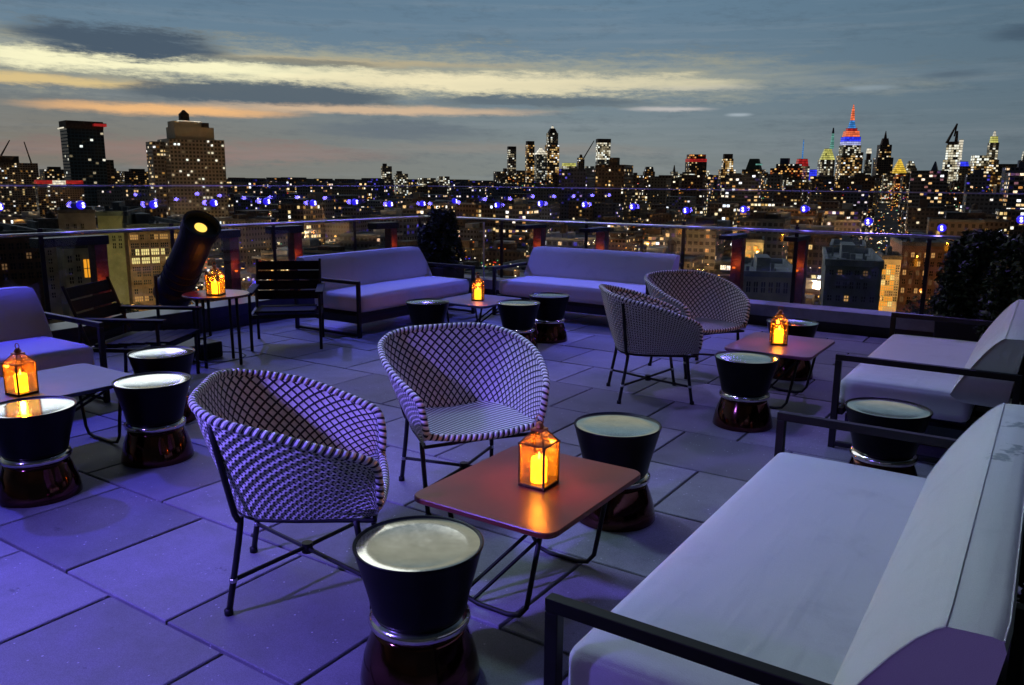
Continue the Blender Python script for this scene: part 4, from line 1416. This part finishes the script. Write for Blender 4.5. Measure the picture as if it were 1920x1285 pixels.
# middle cluster
tw = [('slim tower with a dark cap, leftmost of the middle cluster', 959, [('wall', 17, None, 281, 't_cream'), ('cap', 17, 281, 275, 'dark')]),
      ('slim gold lit tower with a dark cap, second of the middle cluster', 993, [('wall', 17, None, 272, 't_gold'), ('cap', 16, 272, 265, 'dark')]),
      ('white edged tower with a pointed roof, in front of the tallest of the cluster', 1013, [('wall', 24, None, 290, 't_steel'), ('peak', 24, 290, 277, 'white', .12)]),
      ('tallest tower of the middle cluster, gold lit with a tapering top', 1034, [('wall', 27, None, 272, 't_gold'), ('upper_floors', 22, 272, 250, 't_cream'), ('crown', 19, 250, 241, 'dark', .5), ('spire_light', 6, 241, 236, 'white', .4)]),
      ('wide dark block at the left foot of the middle cluster', 942, [('wall', 34, None, 322, 't_dark'), ('roof_box', 14, 322, 316, 'dark', 1, 8)]),
      ('low dark block between the slim towers', 980, [('wall', 34, None, 320, 't_dark')]),
      ('lit low block right of the tallest cluster tower', 1066, [('wall', 30, None, 312, 't_cream'), ('lit_roof', 26, 312, 306, 'lime')]),
      ('dark core under the leaning crane jib', 1088, [('wall', 14, None, 296, 't_dark'), ('core', 7, 296, 290, 'dark', .6)]),
      ('broad white topped tower with a black cap, right of the crane', 1129, [('wall', 27, None, 300, 't_steel'), ('lit_floors', 27, 300, 268, 't_white'), ('cap', 28, 268, 261, 'dark')]),
      ('grey block left of the white topped tower', 1106, [('wall', 20, None, 312, 't_steel')]),
      ('small gold tower right of the white topped tower', 1166, [('wall', 18, None, 322, 't_gold'), ('crown', 14, 322, 310, 't_cream')]),
      ('dark twin crowned tower right of the small gold tower', 1216, [('wall', 22, None, 322, 't_dark'), ('crown', 18, 322, 313, 't_dark', .8)]),
      ('pink lit low building among the dark towers', 1240, [('wall', 28, None, 336, 't_pink')]),
      ('narrow grey tower right of the pink lit building', 1263, [('wall', 14, None, 322, 't_steel'), ('finial', 5, 322, 310, 'dark', .3)]),
      ('dark tower with a red lit top edge', 1303, [('wall', 38, None, 304, 't_dark'), ('red_crown', 38, 304, 298, 'red'), ('crown', 34, 298, 290, 't_red')]),
      ('white lit slab at the foot of the red topped tower', 1324, [('wall', 11, None, 320, 't_white')]),
      ('gold tower with a setback, right of the red topped tower', 1362, [('wall', 30, None, 318, 't_gold'), ('upper_floors', 20, 318, 298, 't_gold'), ('cap', 17, 298, 289, 'dark')]),
      ('dark green domed block', 1412, [('wall', 40, None, 318, 't_dark'), ('dome', 28, 318, 298, 'patina', .6), ('roof_light', 8, 310, 307, 'mint', 1, 8, 3)]),
      ('wide reddish apartment block with many lit windows', 1478, [('wall', 62, None, 316, 't_red'), ('upper_floors', 44, 316, 308, 't_dark'), ('roof_box', 16, 308, 297, 'navy', 1, -8)]),
      ('tower with a red lit sign crown and a thin blue mast', 1501, [('wall', 26, None, 312, 't_cream'), ('red_crown', 22, 312, 298, 'red', .8), ('mast', 2.2, 298, 262, 'cyan', .6)]),
      ('violet lit block beside the red sign tower', 1522, [('wall', 14, None, 318, 'blue', 1)]),
      ('yellow sloped tower with a mint spire, left of the tallest tower', 1546, [('wall', 27, None, 300, 't_cream'), ('sloped_top', 25, 300, 279, 'lime', .45, 1), ('spire', 7, 279, 250, 'mint', .5, 7), ('spire_tip', 4, 250, 240, 'navy', .5, 7)]),
      ('tallest tower of the skyline, blue and orange floodlit with a glowing mast', 1588, [('wall', 40, None, 292, 't_gold'), ('shoulder', 34, 292, 273, 't_cream'), ('pale_band', 32, 273, 266, 'pale'), ('blue_band', 31, 266, 257, 'blue'), ('orange_band', 27, 257, 246, 'orange', .9),
                                                                                             ('dark_band', 18, 246, 241, 'red'), ('blue_mast', 13, 241, 226, 'cyan', .5), ('mast', 7, 226, 204, 'orange', .55), ('tip', 3, 204, 196, 'orange', .3)]),
      ('dark slab in front of the right half of the tallest tower', 1603, [('wall', 18, None, 286, 't_dark')]),
      ('slim tower with a white lamp head, right of the tallest tower', 1624, [('wall', 16, None, 300, 't_steel', .7), ('neck', 7, 300, 288, 'dark'), ('lamp_head', 9, 288, 278, 'white', .7)]),
      ('black stepped tower with a pointed top', 1652, [('wall', 30, None, 296, 't_dark'), ('upper_floors', 22, 296, 272, 't_dark'), ('crown', 14, 272, 260, 'dark', .7), ('finial', 5, 260, 246, 'dark', .2)]),
      ('golden pyramid roof tower', 1683, [('wall', 26, None, 326, 't_gold'), ('pyramid', 25, 326, 298, 'gold', .12)]),
      ('white gabled block right of the golden pyramid', 1704, [('wall', 20, None, 316, 't_cream'), ('gable', 18, 316, 302, 't_cream', .4)]),
      ('navy pointed tower right of the golden pyramid', 1750, [('wall', 16, None, 322, 'navy'), ('spire', 12, 322, 303, 'navy', .15), ('foot_light', 8, 337, 330, 'pale', 1, 0, 3)]),
      ('white lit tower under construction with a black crane on top', 1780, [('wall', 24, None, 300, 't_white'), ('upper_floors', 21, 300, 272, 't_white', 1, 1), ('cap', 16, 272, 266, 'dark', 1, 0), ('side_fin', 6, 300, 262, 'white', 1, 10), ('crane_core', 5, 266, 246, 'dark', .6, 3)]),
      ('violet roofed block right of the white lit tower', 1802, [('wall', 22, None, 312, 't_dark'), ('lit_roof', 16, 312, 303, 'blue', .8)]),
      ('low pink and gold lit block left of the banded slim tower', 1832, [('wall', 34, None, 312, 't_gold'), ('upper_floors', 24, 312, 292, 't_white')]),
      ('banded slim tower with a glowing tip, near the right edge', 1854, [('wall', 20, None, 300, 't_gold'), ('upper_floors', 15, 300, 268, 't_cream'), ('crown', 12, 268, 256, 'lime', .8), ('tip', 5, 256, 246, 'white', .4)]),
      ('dark flat block right of the banded slim tower', 1878, [('wall', 34, None, 308, 't_dark')]),
      ('gold lit tower cut by the right photo edge', 1918, [('wall', 26, None, 308, 't_gold'), ('crown', 14, 308, 284, 't_white', .7)]),
      ('gold lit low block at the right edge', 1902, [('wall', 30, None, 332, 't_gold')])]
for i, (lab, xc, tiers) in enumerate(tw):
    tower(lab, 3400 + 37 * i, xc, tiers, random.choice([12, 18, -14]), cell=3.6)
a, b_, c_2 = far(1776, 262, 4480), far(1795, 232, 4480), far(1789, 256, 4480)
t_ = thing('tower_crane', 'black crane on top of the white lit tower', 'crane', (a.x, a.y, a.z), 0, 'cranes on the skyline')
k = 4480 / 1545
mb = MB(); mb.tube([(0, 0, -6 * k), tuple(b_ - a)], [k * 2.6, k * 1.2], 5); mb.build('jib', M['tank'], t_)
mb = MB(); mb.tube([tuple(b_ - a), tuple(c_2 - a)], k * 1.2, 5); mb.build('mast', M['tank'], t_)

# random mid-rise skyline mass between the named towers
seen = 0
for i in range(46):
    xc = random.uniform(930, 1925); D = random.uniform(2300, 3300); w = random.uniform(14, 36); yt = random.uniform(322, 340) + (xc - 960) * .006
    if xc < 1250: yt += 5
    ref = min(tw, key=lambda q: abs(q[1] - xc))
    side = 'left' if xc < ref[1] else 'right'
    fk = random.choice(['t_dark', 't_dark', 't_gold', 't_cream', 't_red', 't_steel'])
    tower('%s low block just %s of the foot of the %s' % ({'t_dark': 'dark', 't_gold': 'gold lit', 't_cream': 'cream', 't_red': 'reddish', 't_steel': 'grey'}[fk], side, ' '.join(ref[0].replace(',', '').split()[:4])), D, xc, [('wall', w, None, yt, fk), ('roof', w * .5, yt, yt - 3, 'dark')], random.choice([12, -10, 20]), cat='building', name='skyline_building', group='low blocks at the foot of the skyline')


# ------------------------------------------------------------------ nearer buildings seen through the glass
WIN = {'lit': emat('window_lit', lin(255, 232, 150), 1.15), 'warm': emat('window_warm', lin(255, 190, 110), .7), 'dim': emat('window_dim', lin(200, 150, 100), .25), 'orange': emat('window_orange', lin(255, 165, 40), 1.1)}
tan_w = mat('tan_render', (.28, .25, .16, 1), .9, noise=(.25, .25))
brn_w = mat('brown_brick', (.20, .11, .065, 1), .9, noise=(.6, .3), bump=(2, .4))
red_w = mat('red_brown_wall', (.17, .085, .055, 1), .9, noise=(.5, .3))
cream_w = mat('cream_wall', (.50, .46, .34, 1), .9, noise=(.3, .25))
grey_w = mat('grey_wall', (.20, .21, .20, 1), .9, noise=(.12, .35))


def near_building(lab, xa, xb, ytop, D, depth, wallm, wins, turn=0, roofm='roof_tar', extra=None):
    """front wall spans xa..xb on the photograph at distance D; wins: list of (u0,u1,y0,y1,kind) on the front"""
    a, b_ = far(xa, ytop, D), far(xb, ytop, D + turn)
    dv = Vector((b_.x - a.x, b_.y - a.y, 0)); w = dv.length; rz = math.atan2(dv.y, dv.x)
    h = (a.z + b_.z) / 2 - GZ
    t_ = thing('near_building', lab, 'building', (a.x, a.y, GZ), rz)
    mb = MB(); mb.quad([(0, 0, 0), (w, 0, 0), (w, 0, h), (0, 0, h)]); mb.quad([(w, 0, 0), (w, depth, 0), (w, depth, h), (w, 0, h)]); mb.quad([(w, depth, 0), (0, depth, 0), (0, depth, h), (w, depth, h)]); mb.quad([(0, depth, 0), (0, 0, 0), (0, 0, h), (0, depth, h)])
    wl = mb.build('wall', wallm, t_)
    mb = MB(); mb.quad([(0, 0, h), (w, 0, h), (w, depth, h), (0, depth, h)])
    for q in ((-.2, w + .2, -.2, .4), (-.2, w + .2, depth - .4, depth + .2), (-.2, .4, .4, depth - .4), (w - .4, w + .2, .4, depth - .4)): mb.box(*q, h + .02, h + 1.1)
    mb.box(w * .3, w * .55, depth * .3, depth * .6, h + .03, h + 3)
    for _ in range(7):
        qx, qy = random.uniform(.08, .85) * w, random.uniform(.05, .28 if random.random() < .5 else .9) * depth; qw = random.uniform(.3, 1.1)
        mb.box(qx, qx + qw, qy, qy + qw, h + .04 + random.uniform(0, .01), h + random.uniform(.8, 2.2))
    mb.build('roof', M[roofm], t_)
    zz = lambda y: far((xa + xb) / 2, y, D).z - GZ
    for (u0, u1, y0, y1, kd) in wins:
        mb = MB(); z1, z0 = zz(y0), zz(y1); x0, x1 = u0 * w, u1 * w
        mb.box(x0, x1, -.06, .3, z0, z1)
        o = mb.build('window', WIN[kd] if kd in WIN else M['unlit'], t_)
        fr = MB(); xm = (x0 + x1) / 2; fr.box(xm - .07, xm + .07, -.12, -.065, z0, z1); zm = (z0 + z1) / 2; fr.box(x0, xm - .0705, -.12, -.065, zm - .07, zm + .07); fr.box(xm + .0705, x1, -.12, -.065, zm - .07, zm + .07)
        fr.build('window_frame', wallm, o)
    return t_


wins = []
kinds = {0: 'warm', 2: 'lit', 3: 'lit', 5: 'dim', 6: 'off', 7: 'dim', 8: 'warm'}
for r_i, (ya, yb) in enumerate(((440, 449), (456, 464), (467, 478), (483, 494), (500, 507), (509, 518), (525, 533), (541, 550), (555, 564))):
    kd = kinds.get(r_i, 'off')
    for c in range(6):
        u = .04 + c * .162
        for d_ in (0, .068):
            k_ = kd if (random.random() < .85) else random.choice(['dim', 'off', 'warm'])
            if kd == 'off' and random.random() < .8: k_ = 'off'
            if kd == 'dim' and random.random() < .5: k_ = 'off'
            wins.append((u + d_, u + d_ + .054, ya, yb, k_))
near_building('brown warehouse left of the floodlight with rows of bright yellow windows', 238, 352, 428, 216, 40, brn_w, wins[:108], 2.5)
near_building('plain tan blank wall tower behind the orange glowing post', 182, 237.6, 405, 222, 34, tan_w, [(.45, .55, 442, 452, 'off'), (.66, .76, 442, 452, 'off'), (.45, .55, 456, 466, 'off'), (.66, .76, 456, 466, 'off')], -1)
near_building('small cream building with an orange lit window, behind the left armchair', 118, 168, 466, 176, 22, cream_w, [(.14, .28, 480, 492, 'off'), (.45, .59, 478, 490, 'off'), (.14, .28, 503, 514, 'off'), (.14, .28, 520, 532, 'off'), (.72, .97, 488, 522, 'orange'), (.45, .59, 520, 532, 'off'), (.45, .58, 500, 510, 'off')], 1)
near_building('narrow cream wall with small windows left of the small cream building', 78, 104, 450, 170, 22, cream_w, [(.35, .6, 470 + 16 * k, 479 + 16 * k, 'off') for k in range(6)], .5)
near_building('dark red brown building at the left edge above the blue sofa', -60, 76, 446, 158, 30, red_w, [(.05 + .12 * c, .12 + .12 * c, 458 + 19 * r, 469 + 19 * r, 'dim' if (c * 7 + r * 3) % 9 == 0 else 'off') for c in range(8) for r in range(4)], 2)
near_building('grey rooftop block below the blue reflection at the left', 108, 178, 400, 300, 30, grey_w, [(.2, .27, 420, 429, 'off'), (.4, .47, 420, 429, 'off'), (.6, .67, 420, 429, 'off')], 0)
near_building('grey blank building with arched windows, behind the far right lantern', 1548, 1655, 500, 150, 30, grey_w, [(.22 + .12 * k, .28 + .12 * k, 530, 542, 'off') for k in range(5)] + [(.08 + .15 * k, .15 + .15 * k, 508, 517, 'dim' if k % 3 == 1 else 'off') for k in range(6)] + [(.08 + .15 * k, .15 + .15 * k, 556, 566, 'warm' if k == 2 else 'off') for k in range(6)], .5, 'roof_pale')
near_building('taller grey block behind the arched window building', 1556, 1622, 470, 196, 22, grey_w, [(.1 + .22 * k, .2 + .22 * k, 478 + 14 * r, 485 + 14 * r, 'warm' if (k + 2 * r) % 5 == 0 else 'off') for k in range(4) for r in range(2)], 0, 'roof_pale')
near_building('pale low building with columns right of the far woven chair', 1392, 1500, 520, 165, 30, cream_w, [(.08 + .13 * k, .15 + .13 * k, 530, 550, 'off') for k in range(7)], 1, 'roof_pale')
near_building('orange lit building corner right of the brown posts', 1396, 1432, 455, 300, 18, cream_w, [(.15, .35, 462, 470, 'warm'), (.5, .7, 462, 470, 'orange'), (.15, .35, 478, 486, 'orange'), (.5, .7, 478, 486, 'warm')], 0)
lw = []
for r in range(12):
    for c in range(4):
        lw.append((.04 + .24 * c, .23 + .24 * c, 497 + 10 * r, 505 + 10 * r, random.choice(['orange', 'lit', 'orange', 'warm', 'off']) if c < 3 or r > 6 else 'off'))
lb = near_building('bright orange and yellow lit tower right of the grey buildings', 1655, 1690, 487, 236, 16, cream_w, lw, .4)
near_building('red brown apartment block beside the bright orange tower', 1692, 1790, 462, 262, 30, red_w, [(.06 + .13 * c, .12 + .13 * c, 475 + 17 * r, 484 + 17 * r, random.choice(['off', 'off', 'dim', 'warm'])) for c in range(7) for r in range(6)], 2)
# orange street glow at the foot of the bright tower
for i, (x, y, D, c, pw) in enumerate(((1672, 620, 205, (1, .45, .1), 9000), (1730, 545, 215, (1, .5, .15), 5000), (1215, 455, 420, (1, .5, .12), 26000), (600, 440, 520, (1, .5, .12), 30000), (250, 575, 196, (.95, .82, .3), 5000), (1420, 470, 280, (1, .5, .15), 8000))):
    p = far(x, y, D)
    lb_ = thing('street_lamp', ['orange street light at the foot of the bright orange tower', 'street light in front of the red brown apartment block', 'orange glowing roof bar light over the rear right sofa',
                               'orange glowing light over the rear left sofa', 'yellow green street light under the blank tan tower', 'orange street light beside the brown posts'][i], 'street lamp', (p.x, p.y, GZ), 0)
    mb = MB(); mb.tube([(0, 0, 0), (0, 0, p.z - GZ)], .15, 6); mb.build('lamp_post', M['dark'], lb_)
    mb = MB(); mb.lathe([(0, -.6), (.7, -.3), (.8, 0), (.5, .35), (0, .5)], 12, o=(0, 0, p.z - GZ)); mb.build('lamp_head', LM[2] if i != 4 else LM[0], lb_)
    lamp('street_light', 'POINT', p + Vector((0, 0, -1.4)), pw * 3.5, c, .5)
# glowing street lamps between the roofs of the middle distance
proto = None
for i in range(34):
    a = random.uniform(-32, 32); r_ = random.uniform(260, 640)
    v = fw * math.cos(R(a)) + rt * math.sin(R(a))
    z = random.uniform(18, 30)
    if proto is None:
        proto = t_ = thing('street_lamp', 'glowing street lamp between the dark roofs of the middle distance', 'street lamp', (v.x * r_, v.y * r_, GZ), 0, 'street lamps between the roofs')
        mb = MB(); mb.tube([(0, 0, 0), (0, 0, 24)], .15, 6); mb.build('lamp_post', M['dark'], t_)
        mb = MB(); mb.lathe([(0, -.6), (.8, -.3), (.9, 0), (.5, .35), (0, .5)], 12, o=(0, 0, 24.6)); mb.build('lamp_head', LM[0], t_)
    else:
        dup(proto, (v.x * r_, v.y * r_, GZ), 0, proto['label'])
    lamp('street_light', 'POINT', (v.x * r_, v.y * r_, GZ + 27.5), 50 * r_ * random.uniform(.5, 1.5), random.choice([(1, .55, .2), (1, .7, .4), (1, .45, .12)]), .6)
# street trees catching the light below the tan tower
for i, (x, y, D) in enumerate(((222, 575, 150), (262, 592, 160), (1668, 600, 150), (1742, 560, 170))):
    p = far(x, y, D)
    t_ = thing('street_tree', ['street tree under the blank tan tower', 'street tree below the warehouse windows', 'street tree at the foot of the bright orange tower', 'street tree before the red brown apartment block'][i], 'tree', (p.x, p.y, GZ), 0, 'street trees in the city')
    H_ = p.z - GZ
    mb = MB(); mb.tube([(0, 0, 0), (.3, .1, H_ * .5), (0, 0, H_ - 1)], [.35, .25, .1], 6); mb.build('trunk', M['bark'], t_)
    mb = MB()
    def fn():
        while True:
            v = Vector((random.uniform(-1, 1), random.uniform(-1, 1), random.uniform(-1, 1)))
            if v.length < 1 + .2 * math.sin(v.x * 9) * math.cos(v.z * 7): return (v.x * 4.5, v.y * 4.5, H_ - 3.5 + v.z * 4)
    foliage(mb, 900, fn, .45); mb.build('crown', M['leaf2'], t_)
